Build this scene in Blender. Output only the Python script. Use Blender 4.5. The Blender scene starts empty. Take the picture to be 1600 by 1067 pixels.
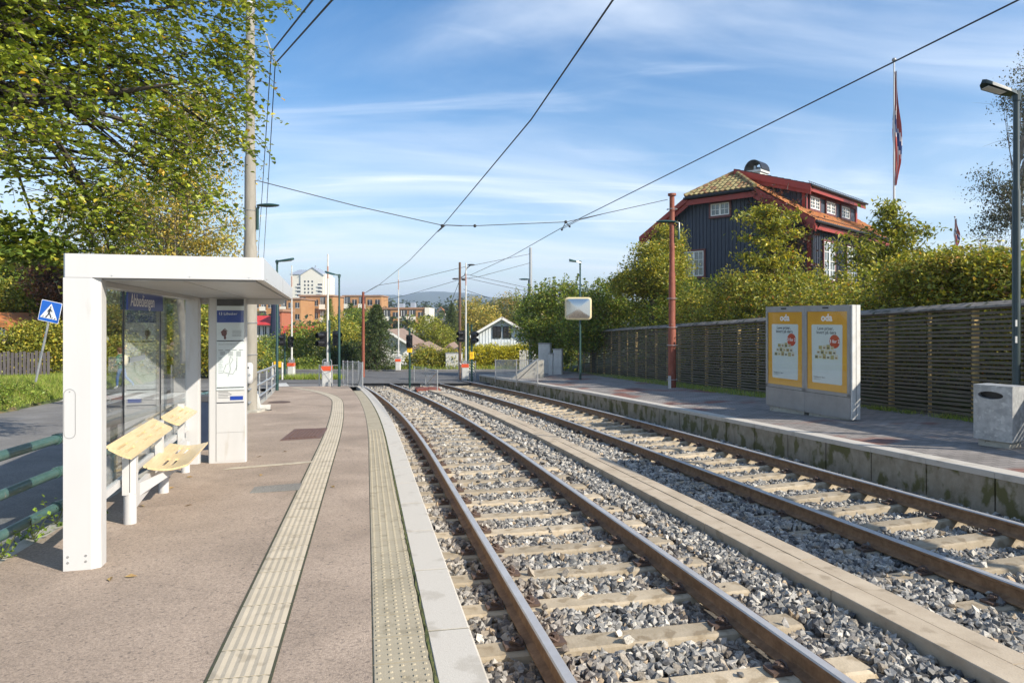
import bpy, bmesh, math, random
import numpy as np
from mathutils import Vector, Matrix
random.seed(7); rng = np.random.default_rng(11)
scene = bpy.context.scene; COL = scene.collection
F = 1067.0; CZ = 1.55; SL = .04
SUN = Vector((.862, -.507, .66)).normalized()
# ---------------------------------------------------------------- placement
def at(px, Y, py): return Vector(((px-800)/F*Y, Y, CZ-(py-498)/F*Y))
def gr(px, py, h=0.0):
    Y = F*(CZ-h)/(py-498-SL*F); return Vector(((px-800)/F*Y, Y, h-SL*Y))
# track centre line (track nearest the shelter), gently curving left
def cx(Y):
    d = max(0.0, Y-11); return .89-.213*(Y-4.739)-.0058*d*d/2
def cm(Y): return -.213-.0058*max(0.0, Y-11)
def T(Y, off, h=0.0):
    m = cm(Y); n = math.hypot(1, m)
    y = Y-off*m/n; return Vector((cx(Y)+off/n, y, h-SL*y))
def head(Y): return math.atan2(-cm(Y), 1)     # rotz
# ---------------------------------------------------------------- scene tree
def props(o, label=None, cat=None, group=None, kind=None):
    if label: o['label'] = label
    if cat: o['category'] = cat
    if group: o['group'] = group
    if kind: o['kind'] = kind
    return o
def thing(name, label, cat, loc=(0,0,0), rz=0, group=None):
    o = bpy.data.objects.new(name, None); COL.objects.link(o); o.empty_display_size = .3
    o.location = loc; o.rotation_euler = (0,0,rz)
    return props(o, label, cat, group)
def dup(root, loc, rz, label):
    r = root.copy(); COL.objects.link(r); r.location = loc; r.rotation_euler = (0,0,rz); r['label'] = label
    for ch in list(root.children):
        c = ch.copy(); COL.objects.link(c); c.parent = r
        for g in list(ch.children):
            d = g.copy(); COL.objects.link(d); d.parent = c
    return r
class MB:
    def __init__(s): s.v=[]; s.f=[]; s.m=[]
    def add(s, vs, fs, m=0):
        b=len(s.v); s.v += [tuple(v) for v in vs]; s.f += [tuple(i+b for i in f) for f in fs]; s.m += [m]*len(fs); return s
    def box(s, x0,x1,y0,y1,z0,z1, m=0, M=None):
        vs=[Vector(p) for p in ((x0,y0,z0),(x1,y0,z0),(x1,y1,z0),(x0,y1,z0),(x0,y0,z1),(x1,y0,z1),(x1,y1,z1),(x0,y1,z1))]
        if M: vs=[M@v for v in vs]
        return s.add(vs, [(0,3,2,1),(4,5,6,7),(0,1,5,4),(1,2,6,5),(2,3,7,6),(3,0,4,7)], m)
    def bbox(s, x0,x1,y0,y1,z0,z1, c=.01, m=0, M=None):   # box with chamfered vertical edges
        P=[(x0+c,y0),(x1-c,y0),(x1,y0+c),(x1,y1-c),(x1-c,y1),(x0+c,y1),(x0,y1-c),(x0,y0+c)]
        return s.prism(P, z0, z1, m, M)
    def prism(s, P, z0, z1, m=0, M=None):
        n=len(P); vs=[Vector((p[0],p[1],z0)) for p in P]+[Vector((p[0],p[1],z1)) for p in P]
        if M: vs=[M@v for v in vs]
        return s.add(vs, [tuple(range(n))[::-1], tuple(range(n,2*n))]+[(i,(i+1)%n,n+(i+1)%n,n+i) for i in range(n)], m)
    def poly(s, P, thick, m=0):                           # flat 3-D polygon given thickness vector
        n=len(P); P=[Vector(p) for p in P]; t=Vector(thick)
        return s.add(P+[p+t for p in P], [tuple(range(n)), tuple(range(n,2*n))[::-1]]+[(i,n+i,n+(i+1)%n,(i+1)%n) for i in range(n)], m)
    def tube(s, pts, r, n=8, m=0, caps=True):
        pts=[Vector(p) for p in pts]; k=len(pts)
        if not hasattr(r,'__len__'): r=[r]*k
        b=len(s.v); prev=None
        for i,p in enumerate(pts):
            d=(pts[min(i+1,k-1)]-pts[max(i-1,0)])
            if d.length<1e-9: d=Vector((0,0,1))
            d.normalize()
            a=prev if prev is not None else (Vector((0,0,1)) if abs(d.z)<.9 else Vector((1,0,0)))
            u=(a-d*a.dot(d)).normalized(); prev=u; w=d.cross(u)
            for j in range(n):
                t=2*math.pi*j/n; s.v.append(tuple(p+(u*math.cos(t)+w*math.sin(t))*r[i]))
        for i in range(k-1):
            for j in range(n):
                s.f.append((b+i*n+j,b+i*n+(j+1)%n,b+(i+1)*n+(j+1)%n,b+(i+1)*n+j)); s.m.append(m)
        if caps:
            s.f.append(tuple(b+j for j in range(n))[::-1]); s.f.append(tuple(b+(k-1)*n+j for j in range(n))); s.m += [m,m]
        return s
    def cyl(s, x,y,z0,z1,r,n=16,m=0,r2=None): return s.tube([(x,y,z0),(x,y,z1)],[r,r if r2 is None else r2],n,m)
    def ball(s, c, r, m=0, nu=10, nv=6):
        if not hasattr(r,'__len__'): r=(r,r,r)
        vs=[(c[0],c[1],c[2]+r[2])]
        for i in range(1,nv):
            a=math.pi*i/nv
            for j in range(nu):
                t=2*math.pi*j/nu; vs.append((c[0]+r[0]*math.sin(a)*math.cos(t),c[1]+r[1]*math.sin(a)*math.sin(t),c[2]+r[2]*math.cos(a)))
        vs.append((c[0],c[1],c[2]-r[2])); L=len(vs)-1; fs=[]
        for j in range(nu):
            fs.append((0,1+j,1+(j+1)%nu)); fs.append((L,L-nu+(j+1)%nu,L-nu+j))
            for i in range(nv-2):
                a=1+i*nu; fs.append((a+j,a+nu+j,a+nu+(j+1)%nu,a+(j+1)%nu))
        return s.add(vs,fs,m)
    def build(s, name, mats, parent=None, smooth=False, world=False):
        me=bpy.data.meshes.new(name)
        v=s.v
        if world and parent is not None:
            inv=Matrix.LocRotScale(parent.location, parent.rotation_euler, None).inverted(); v=[tuple(inv@Vector(p)) for p in v]
        me.from_pydata(v,[],s.f)
        if not isinstance(mats,(list,tuple)): mats=[mats]
        for m in mats: me.materials.append(m)
        me.polygons.foreach_set('material_index', s.m)
        if smooth:
            me.polygons.foreach_set('use_smooth',[True]*len(s.f))
            try: me.set_sharp_from_angle(angle=math.radians(40))
            except Exception: pass
        me.update()
        o=bpy.data.objects.new(name, me); COL.objects.link(o)
        if parent is not None: o.parent=parent
        return o
def frame(o, x, y, z):                                   # 4x4 from origin and three axes
    M=Matrix.Identity(4)
    for i,a in enumerate((x,y,z)):
        for r in range(3): M[r][i]=a[r]
    for r in range(3): M[r][3]=o[r]
    return M
def textmesh(s, size, M, mat, parent, name='lettering', align='CENTER', xs=1.0, ext=.001, offset=0.0):
    cu=bpy.data.curves.new('t','FONT'); cu.body=s; cu.size=size; cu.align_x=align; cu.align_y='CENTER'; cu.extrude=ext; cu.resolution_u=3; cu.offset=offset
    o=bpy.data.objects.new('t',cu); COL.objects.link(o); bpy.context.view_layer.update()
    me=bpy.data.meshes.new_from_object(o.evaluated_get(bpy.context.evaluated_depsgraph_get()))
    bpy.data.objects.remove(o); me.transform(M@Matrix.Diagonal((xs,1,1,1))); me.materials.clear(); me.materials.append(mat)
    me.name=name; ob=bpy.data.objects.new(name,me); COL.objects.link(ob); ob.parent=parent; return ob
# ---------------------------------------------------------------- materials
def newmat(name):
    m=bpy.data.materials.new(name); m.use_nodes=True; nt=m.node_tree; b=nt.nodes['Principled BSDF']; return m,nt,b
def mat(name, c, rough=.7, c2=None, scale=4, bump=0, bscale=60, metal=0, c3=None, s3=40, th3=.62, contrast=(.35,.65), stretch=None, coat=0, detail=6):
    m,nt,b=newmat(name); N=nt.nodes; L=nt.links
    b.inputs['Roughness'].default_value=rough; b.inputs['Metallic'].default_value=metal
    if coat: b.inputs['Coat Weight'].default_value=coat; b.inputs['Coat Roughness'].default_value=.15
    tc=N.new('ShaderNodeTexCoord'); src=tc.outputs['Object']
    if stretch:
        mp=N.new('ShaderNodeMapping'); mp.inputs['Scale'].default_value=stretch; L.new(src,mp.inputs['Vector']); src=mp.outputs['Vector']
    col=None
    if c2 is not None:
        n=N.new('ShaderNodeTexNoise'); n.inputs['Scale'].default_value=scale; n.inputs['Detail'].default_value=detail; n.inputs['Roughness'].default_value=.65; L.new(src,n.inputs['Vector'])
        r=N.new('ShaderNodeValToRGB'); r.color_ramp.elements[0].position=contrast[0]; r.color_ramp.elements[1].position=contrast[1]
        r.color_ramp.elements[0].color=(*c,1); r.color_ramp.elements[1].color=(*c2,1); L.new(n.outputs['Fac'],r.inputs['Fac']); col=r.outputs['Color']
    if c3 is not None:
        n3=N.new('ShaderNodeTexNoise'); n3.inputs['Scale'].default_value=s3; n3.inputs['Detail'].default_value=4; L.new(src,n3.inputs['Vector'])
        r3=N.new('ShaderNodeValToRGB'); r3.color_ramp.elements[0].position=th3-.04; r3.color_ramp.elements[1].position=th3+.04
        r3.color_ramp.elements[0].color=(0,0,0,1); r3.color_ramp.elements[1].color=(1,1,1,1); L.new(n3.outputs['Fac'],r3.inputs['Fac'])
        mx=N.new('ShaderNodeMix'); mx.data_type='RGBA'; L.new(r3.outputs['Color'],mx.inputs[0])
        if col: L.new(col,mx.inputs[6])
        else: mx.inputs[6].default_value=(*c,1)
        mx.inputs[7].default_value=(*c3,1); col=mx.outputs[2]
    if col: L.new(col,b.inputs['Base Color'])
    else: b.inputs['Base Color'].default_value=(*c,1)
    if bump:
        n=N.new('ShaderNodeTexNoise'); n.inputs['Scale'].default_value=bscale; n.inputs['Detail'].default_value=5; L.new(src,n.inputs['Vector'])
        bp=N.new('ShaderNodeBump'); bp.inputs['Strength'].default_value=bump; bp.inputs['Distance'].default_value=.01; L.new(n.outputs['Fac'],bp.inputs['Height']); L.new(bp.outputs['Normal'],b.inputs['Normal'])
    return m
def leafmat(name, trans=.3, rough=.45):
    m,nt,b=newmat(name); N=nt.nodes; L=nt.links
    a=N.new('ShaderNodeAttribute'); a.attribute_name='Col'
    L.new(a.outputs['Color'],b.inputs['Base Color']); b.inputs['Roughness'].default_value=rough; b.inputs['Specular IOR Level'].default_value=.35
    t=N.new('ShaderNodeBsdfTranslucent'); g=N.new('ShaderNodeMix'); g.data_type='RGBA'; g.blend_type='MULTIPLY'; g.inputs[0].default_value=1; g.inputs[7].default_value=(1.25,1.25,.6,1)
    L.new(a.outputs['Color'],g.inputs[6]); L.new(g.outputs[2],t.inputs['Color'])
    x=N.new('ShaderNodeMixShader'); x.inputs[0].default_value=trans; L.new(b.outputs[0],x.inputs[1]); L.new(t.outputs[0],x.inputs[2]); L.new(x.outputs[0],N['Material Output'].inputs['Surface'])
    return m
def stonemat():
    m,nt,b=newmat('ballast_stone'); N=nt.nodes; L=nt.links
    a=N.new('ShaderNodeAttribute'); a.attribute_name='Col'; b.inputs['Roughness'].default_value=.75
    tc=N.new('ShaderNodeTexCoord'); n=N.new('ShaderNodeTexNoise'); n.inputs['Scale'].default_value=90; L.new(tc.outputs['Object'],n.inputs['Vector'])
    mp=N.new('ShaderNodeMapRange'); mp.inputs[1].default_value=.3; mp.inputs[2].default_value=.7; mp.inputs[3].default_value=.7; mp.inputs[4].default_value=1.3; L.new(n.outputs['Fac'],mp.inputs[0])
    g=N.new('ShaderNodeVectorMath'); g.operation='MULTIPLY'; L.new(a.outputs['Color'],g.inputs[0]); L.new(mp.outputs[0],g.inputs[1]); L.new(g.outputs[0],b.inputs['Base Color'])
    return m
def glassmat(name, tint=(.96,.985,.98), f0=.04):
    m,nt,b=newmat(name); N=nt.nodes; L=nt.links; N.remove(b)
    t=N.new('ShaderNodeBsdfTransparent'); t.inputs['Color'].default_value=(*tint,1)
    g=N.new('ShaderNodeBsdfGlossy'); g.inputs['Roughness'].default_value=.01
    ge=N.new('ShaderNodeNewGeometry'); dt=N.new('ShaderNodeVectorMath'); dt.operation='DOT_PRODUCT'; L.new(ge.outputs['Incoming'],dt.inputs[0]); L.new(ge.outputs['Normal'],dt.inputs[1])
    def mt(op,p,q=None):
        n=N.new('ShaderNodeMath'); n.operation=op
        for i,v in enumerate((p,q)):
            if v is None: continue
            if isinstance(v,(int,float)): n.inputs[i].default_value=v
            else: L.new(v,n.inputs[i])
        return n.outputs[0]
    fr=mt('ADD',mt('MULTIPLY',mt('POWER',mt('SUBTRACT',1.0,mt('ABSOLUTE',dt.outputs['Value'])),5.0),.95),f0)
    x=N.new('ShaderNodeMixShader'); L.new(fr,x.inputs[0]); L.new(t.outputs[0],x.inputs[1]); L.new(g.outputs[0],x.inputs[2]); L.new(x.outputs[0],N['Material Output'].inputs['Surface'])
    return m
M={}
M['white']=mat('white_paint',(.535,.535,.525),.36,(.50,.497,.485),1.6,contrast=(.3,.75),coat=.15,c3=(.47,.455,.425),s3=2.4,th3=.68,stretch=(3,3,.6),bump=.04,bscale=6)
M['whiteold']=mat('weathered_white',(.62,.62,.59),.5,(.50,.49,.45),5,bump=.1,bscale=30)
M['greymetal']=mat('grey_metal',(.26,.26,.255),.4,(.32,.32,.315),3,metal=.3)
M['steel']=mat('galvanised_steel',(.42,.43,.43),.42,(.52,.53,.53),14,metal=.7,bump=.05)
M['darkgreen']=mat('dark_green_paint',(.010,.042,.038),.38,(.016,.06,.053),6,coat=.3)
M['tealrail']=mat('teal_rail_paint',(.045,.10,.09),.4,(.065,.13,.115),9,coat=.2,c3=(.2,.18,.15),s3=25,th3=.70)
M['black']=mat('black_plastic',(.012,.012,.014),.4)
M['dark']=mat('dark_grey',(.05,.052,.056),.5,(.07,.07,.075),6)
M['concrete']=mat('concrete',(.34,.32,.27),.8,(.44,.42,.36),6,bump=.25,bscale=45,c3=(.22,.20,.16),s3=12,th3=.66)
M['polecon']=mat('pole_concrete',(.22,.205,.17),.8,(.29,.27,.23),3,bump=.2,bscale=50,stretch=(3,3,.5))
M['sleeper']=mat('sleeper_concrete',(.36,.295,.20),.85,(.48,.40,.285),5,bump=.3,bscale=60,c3=(.30,.235,.15),s3=7,th3=.58)
_n=M['sleeper'].node_tree; _b=_n.nodes['Principled BSDF']; _l=[l for l in _n.links if l.to_socket==_b.inputs['Base Color']][0].from_socket; _o=_n.nodes.new('ShaderNodeObjectInfo'); _m=_n.nodes.new('ShaderNodeMapRange'); _m.inputs[3].default_value=.72; _m.inputs[4].default_value=1.12; _n.links.new(_o.outputs['Random'],_m.inputs[0]); _v=_n.nodes.new('ShaderNodeVectorMath'); _v.operation='MULTIPLY'; _n.links.new(_l,_v.inputs[0]); _n.links.new(_m.outputs[0],_v.inputs[1]); _n.links.new(_v.outputs[0],_b.inputs['Base Color'])
M['slab']=mat('trough_lid_concrete',(.37,.30,.215),.85,(.46,.385,.285),3,bump=.25,bscale=70,c3=(.31,.25,.175),s3=5,th3=.62)
M['granite']=mat('granite_kerb',(.44,.405,.345),.7,(.54,.505,.44),150,bump=.15,bscale=150,c3=(.41,.375,.315),s3=5,th3=.62,contrast=(.3,.7))
M['rust']=mat('rusty_red_steel',(.17,.04,.02),.7,(.26,.075,.04),4,bump=.15,c3=(.30,.20,.14),s3=10,th3=.72,stretch=(2,2,.7))
M['railside']=mat('rail_rust',(.16,.085,.04),.75,(.27,.16,.085),12,bump=.2,bscale=60)
M['railtop']=mat('rail_polished',(.46,.44,.42),.42,(.56,.54,.52),3,metal=.45)
M['clip']=mat('rail_clip_rust',(.07,.042,.028),.7,(.11,.07,.05),30)
def asphalt(name,c,c2,c3,sp=.25):
    m=mat(name,c,.9,c2,.55,bump=.5,bscale=160,c3=c3,s3=38,th3=.63,contrast=(.34,.66)); nt=m.node_tree; N=nt.nodes; L=nt.links; b=N['Principled BSDF']
    lk=[l for l in L if l.to_socket==b.inputs['Base Color']][0]; src=lk.from_socket; tc=[n for n in N if n.type=='TEX_COORD'][0]
    v=N.new('ShaderNodeTexVoronoi'); v.inputs['Scale'].default_value=110; L.new(tc.outputs['Object'],v.inputs['Vector'])
    s=N.new('ShaderNodeSeparateColor'); L.new(v.outputs['Color'],s.inputs[0])
    r=N.new('ShaderNodeMapRange'); r.inputs[3].default_value=1-sp; r.inputs[4].default_value=1+sp; L.new(s.outputs[0],r.inputs[0])
    g=N.new('ShaderNodeVectorMath'); g.operation='MULTIPLY'; L.new(src,g.inputs[0]); L.new(r.outputs[0],g.inputs[1]); n5=N.new('ShaderNodeTexNoise'); n5.inputs['Scale'].default_value=1.1; n5.inputs['Detail'].default_value=7; n5.inputs['Distortion'].default_value=.8; L.new(tc.outputs['Object'],n5.inputs['Vector'])
    r5=N.new('ShaderNodeMapRange'); r5.inputs[1].default_value=.3; r5.inputs[2].default_value=.72; r5.inputs[3].default_value=.80; r5.inputs[4].default_value=1.12; L.new(n5.outputs['Fac'],r5.inputs[0])
    v6=N.new('ShaderNodeTexVoronoi'); v6.feature='DISTANCE_TO_EDGE'; v6.inputs['Scale'].default_value=.33; wv=N.new('ShaderNodeVectorMath'); wv.operation='ADD'; sc_=N.new('ShaderNodeVectorMath'); sc_.operation='SCALE'; sc_.inputs['Scale'].default_value=.5; L.new(n5.outputs['Color'],sc_.inputs[0]); L.new(tc.outputs['Object'],wv.inputs[0]); L.new(sc_.outputs[0],wv.inputs[1]); L.new(wv.outputs[0],v6.inputs['Vector'])
    r6=N.new('ShaderNodeMapRange'); r6.inputs[1].default_value=.0008; r6.inputs[2].default_value=.0025; r6.inputs[3].default_value=.84; r6.inputs[4].default_value=1; L.new(v6.outputs['Distance'],r6.inputs[0])
    m5=N.new('ShaderNodeMath'); m5.operation='MULTIPLY'; L.new(r5.outputs[0],m5.inputs[0]); L.new(r6.outputs[0],m5.inputs[1])
    g5=N.new('ShaderNodeVectorMath'); g5.operation='MULTIPLY'; L.new(g.outputs[0],g5.inputs[0]); L.new(m5.outputs[0],g5.inputs[1]); L.new(g5.outputs[0],b.inputs['Base Color']); return m
M['redasphalt']=asphalt('reddish_asphalt',(.29,.225,.17),(.375,.295,.228),(.20,.158,.125),.22)
M['asphalt']=asphalt('road_asphalt',(.16,.153,.143),(.215,.207,.195),(.12,.115,.11))
M['asphalt2']=asphalt('crossing_asphalt',(.088,.086,.083),(.125,.122,.118),(.15,.145,.14))
M['patch']=asphalt('grey_patch_asphalt',(.20,.19,.17),(.26,.25,.22),(.2,.18,.16))
M['tactile']=mat('tactile_tile',(.30,.262,.185),.85,(.36,.315,.225),3,bump=.2,bscale=120,c3=(.26,.225,.155),s3=9,th3=.62)
M['guide']=mat('guide_tile',(.405,.35,.26),.85,(.47,.41,.31),3,bump=.2,bscale=120,c3=(.35,.30,.22),s3=7,th3=.62)
M['joint']=mat('dark_joint',(.06,.055,.04),.95,(.04,.05,.02),20)
M['moss']=mat('moss',(.05,.07,.015),.95,(.10,.10,.03),20,bump=.6,bscale=80)
M['grassground']=mat('grass_ground',(.05,.075,.018),.95,(.09,.11,.03),3,c3=(.16,.12,.06),s3=1.5,th3=.6)
M['earth']=mat('ballast_bed',(.09,.08,.07),.95,(.16,.145,.125),25,bump=.8,bscale=60)
M['paver']=None
M['wire']=mat('wire',(.02,.02,.022),.6)
M['white_line']=mat('road_marking',(.62,.61,.57),.7,(.42,.41,.38),9)
M['redpaint']=mat('red_paint',(.55,.05,.025),.4,(.45,.045,.03),8)
M['orangered']=mat('orange_red_panel',(.70,.10,.035),.4)
M['yellow']=mat('yellow_panel',(.85,.50,.02),.4)
M['signblue']=mat('sign_blue',(.008,.045,.30),.3,coat=.3)
M['trafficblue']=mat('traffic_blue',(.005,.12,.55),.3,coat=.3)
M['paperwhite']=mat('printed_paper',(.70,.74,.74),.5,coat=.4)
M['lettering_white']=mat('lettering_white',(.85,.85,.85),.4)
M['lettering_dark']=mat('lettering_dark',(.03,.035,.05),.5)
M['lampblack']=mat('dark_lamp_paint',(.006,.018,.017),.4,(.01,.026,.024),6,coat=.3)
M['wood']=mat('bench_birch_wood',(.62,.47,.25),.35,(.72,.58,.34),3,stretch=(14,1.2,6),c3=(.42,.26,.10),s3=6,th3=.70,coat=.25)
M['fencewood']=mat('weathered_slat',(.080,.066,.046),.85,(.155,.13,.095),3,bump=.3,bscale=40,stretch=(1,.6,9),c3=(.09,.10,.04),s3=5,th3=.62)
M['capwood']=mat('fence_cap_wood',(.16,.14,.115),.9,(.25,.22,.19),4,bump=.5,bscale=30,c3=(.05,.055,.03),s3=6,th3=.58)
M['postwood']=mat('sunlit_post_wood',(.75,.56,.24),.8,(.60,.42,.17),12)  # pale wood, brightened to stand in for sun shining through between the slats
M['bark']=mat('bark',(.035,.027,.020),.95,(.08,.065,.05),8,bump=.8,bscale=20,stretch=(1,1,.3))
M['barkl']=mat('pale_bark',(.30,.27,.23),.9,(.12,.10,.08),6,bump=.4,bscale=20,stretch=(1,1,.5))
M['cladding']=mat('dark_blue_boards',(.032,.040,.062),.6,(.048,.058,.082),3,stretch=(4,4,.5),bump=.1)
M['redtrim']=mat('red_barge_board',(.30,.035,.02),.5,(.24,.03,.02),3)
M['casing']=mat('brown_red_casing',(.13,.035,.03),.5)
M['tileorange']=mat('orange_roof_tile',(.36,.12,.035),.8,(.46,.19,.06),1.2,c3=(.20,.11,.05),s3=3,th3=.6)
M['tilemoss']=mat('lichen_roof_tile',(.22,.19,.075),.85,(.34,.28,.13),2,c3=(.20,.10,.045),s3=3,th3=.54)
M['tileblack']=mat('dark_roof_tile',(.04,.035,.035),.6,(.07,.06,.055),3)
M['winglass']=mat('window_glass',(.05,.07,.075),.05,(.16,.19,.18),.8,metal=0,coat=1)
M['windark']=mat('dark_window',(.012,.014,.017),.08,coat=1)
M['framewhite']=mat('window_frame_white',(.75,.74,.70),.5)
M['glass']=glassmat('shelter_glass')
M['glassad']=glassmat('poster_glass',(.97,.98,.98),.03)
M['leaf']=leafmat('leaf_surface'); M['stone']=stonemat(); M['blade']=leafmat('grass_blade',.35,.6)
# ---------------------------------------------------------------- numpy meshes
def npmesh(name, V, Fc, col, m, parent=None, smooth=False):
    me=bpy.data.meshes.new(name); k=Fc.shape[1]
    me.vertices.add(len(V)); me.vertices.foreach_set('co',V.astype(np.float32).ravel())
    me.loops.add(Fc.size); me.loops.foreach_set('vertex_index',Fc.astype(np.int32).ravel())
    me.polygons.add(len(Fc)); me.polygons.foreach_set('loop_start',np.arange(0,Fc.size,k,dtype=np.int32)); me.polygons.foreach_set('loop_total',np.full(len(Fc),k,dtype=np.int32))
    me.update(calc_edges=True)
    if col is not None:
        a=me.color_attributes.new('Col','FLOAT_COLOR','POINT'); c4=np.ones((len(V),4),np.float32); c4[:,:3]=col; a.data.foreach_set('color',c4.ravel())
    me.materials.append(m)
    me.polygons.foreach_set('use_smooth',np.full(len(Fc),bool(smooth)))
    o=bpy.data.objects.new(name,me); COL.objects.link(o)
    if parent is not None: o.parent=parent
    return o
def unit(a): return a/np.maximum(np.linalg.norm(a,axis=1,keepdims=True),1e-9)
def leaves(name, C, size, pal, parent=None, m=None, up=.6, droop=.4, asp=.62, jit=.3, origin=None, outward=None):
    n=len(C); C=np.asarray(C,float)
    if origin is not None: C=C-np.asarray(origin)
    nr=rng.normal(size=(n,3)); nr[:,2]=np.abs(nr[:,2])+up
    if outward is not None: nr+=outward
    nr=unit(nr)
    d=rng.normal(size=(n,3)); d[:,2]-=droop; d=unit(d-nr*np.sum(d*nr,1,keepdims=True)); s=np.cross(nr,d)
    L=(size*(1+jit*rng.normal(size=(n,1)))).clip(size*.4,size*1.9); W=L*asp*.5
    v0=C-d*L*.5; v1=C+s*W+nr*W*.35; v2=C+d*L*.5; v3=C-s*W+nr*W*.35
    V=np.stack([v0,v1,v2,v3],1).reshape(-1,3); b=np.arange(n)[:,None]*4
    Fc=np.concatenate([b+[0,1,2],b+[0,2,3]],0)
    pal=np.asarray(pal); w=pal[:,3]/pal[:,3].sum(); ix=rng.choice(len(pal),n,p=w)
    c=pal[ix,:3]*(1+.22*rng.normal(size=(n,1))).clip(.45,1.7)
    return npmesh(name,V,Fc,np.repeat(c,4,0),m or M['leaf'],parent)
def clumps(blobs, ncl, per, cr, shell=.45, gap=0):
    """blobs (x,y,z,rx,ry,rz) -> leaf points and clump centres"""
    B=np.array([b[:6] for b in blobs],float); vol=(B[:,3]*B[:,4]*B[:,5])**.75; ix=rng.choice(len(B),ncl,p=vol/vol.sum())
    d=unit(rng.normal(size=(ncl,3))); r=(shell+(1-shell)*rng.random((ncl,1)))**.6
    cc=B[ix,:3]+d*r*B[ix,3:6]*(1+.10*rng.normal(size=(ncl,1)).clip(-1.5,1.5))
    k=np.repeat(np.arange(ncl),per); R=cr*(.6+.8*rng.random(ncl))[k][:,None]
    g=rng.normal(size=(ncl*per,3)).clip(-1.9,1.9)*R*[1,1,.5]
    return cc[k]+g, cc, d
# palettes (r,g,b,weight)
PG=[(0.151,0.214,0.031,5),(0.242,0.280,0.039,4),(0.090,0.140,0.025,3),(0.402,0.356,0.046,1)]
PGY=[(0.242,0.262,0.039,5),(0.383,0.336,0.046,4),(0.131,0.168,0.028,2),(0.610,0.486,0.046,0.7),(0.610,0.280,0.046,0.15)]
PLI=[(0.215,0.272,0.030,5),(0.345,0.382,0.045,4),(0.108,0.154,0.018,3),(0.544,0.469,0.050,0.6),(0.741,0.440,0.040,0.12)]
PDK=[(0.054,0.085,0.025,5),(0.085,0.124,0.031,3),(0.139,0.155,0.039,1)]
PYE=[(.55,.47,.03,5),(.40,.38,.03,3),(.22,.24,.03,1.5)]
PBI=[(0.442,0.336,0.077,5),(0.301,0.280,0.061,4),(0.610,0.448,0.077,2),(0.161,0.187,0.046,2)]
PRE=[(0.155,0.070,0.046,4),(0.109,0.078,0.046,3),(0.232,0.139,0.046,1)]
POL=[(0.322,0.280,0.069,5),(0.201,0.225,0.046,4),(0.442,0.318,0.077,2),(0.523,0.243,0.077,0.6),(0.102,0.131,0.031,2)]
def tree(name,label,cat,base,blobs,ncl,per,cr,leaf,pal,tr=.15,bark='bark',nb=26,group=None,shell=.45,trunk_top=None,lean=None,up=.6,droop=.4,asp=.62,twigs=0):
    t=thing(name,label,cat,base,0,group); base=Vector(base)
    P,cc,dd=clumps(blobs,ncl,per,cr,shell)
    leaves('crown',P,leaf,pal,t,origin=base,up=up,droop=droop,asp=asp)
    B=np.array([b[:6] for b in blobs]); cen=Vector(B[:,:3].mean(0)); top=Vector(trunk_top) if trunk_top else cen
    mb=MB(); mid=(base+top)/2+Vector((random.uniform(-.1,.1),random.uniform(-.1,.1),0))*tr*6
    mb.tube([base-Vector((0,0,.2))-base,base+(mid-base)*.1-base,mid-base,top-base],[tr*1.35,tr,tr*.8,tr*.5],9)
    order=rng.permutation(len(cc))[:nb]
    for i in order:
        e=Vector(cc[i])-base; s=(mid-base).lerp(top-base,random.random()); q=s.lerp(e,.5)+Vector((0,0,(e-s).length*random.uniform(-.06,.12)))
        r0=tr*random.uniform(.18,.4); mb.tube([s,s.lerp(q,.5)+Vector((random.uniform(-.1,.1),0,random.uniform(-.05,.1))),q,e],[r0,r0*.75,r0*.5,r0*.12],5,caps=False)
        for _ in range(twigs):
            a=q.lerp(e,random.random()); d=Vector((random.gauss(0,1),random.gauss(0,1),random.gauss(-.3,.6))).normalized()*(e-s).length*random.uniform(.12,.3)
            mb.tube([a,a+d*.5+Vector((0,0,.03)),a+d],[r0*.22,r0*.15,r0*.05],4,caps=False)
    mb.build('trunk',M[bark],t,smooth=True)
    return t
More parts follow.
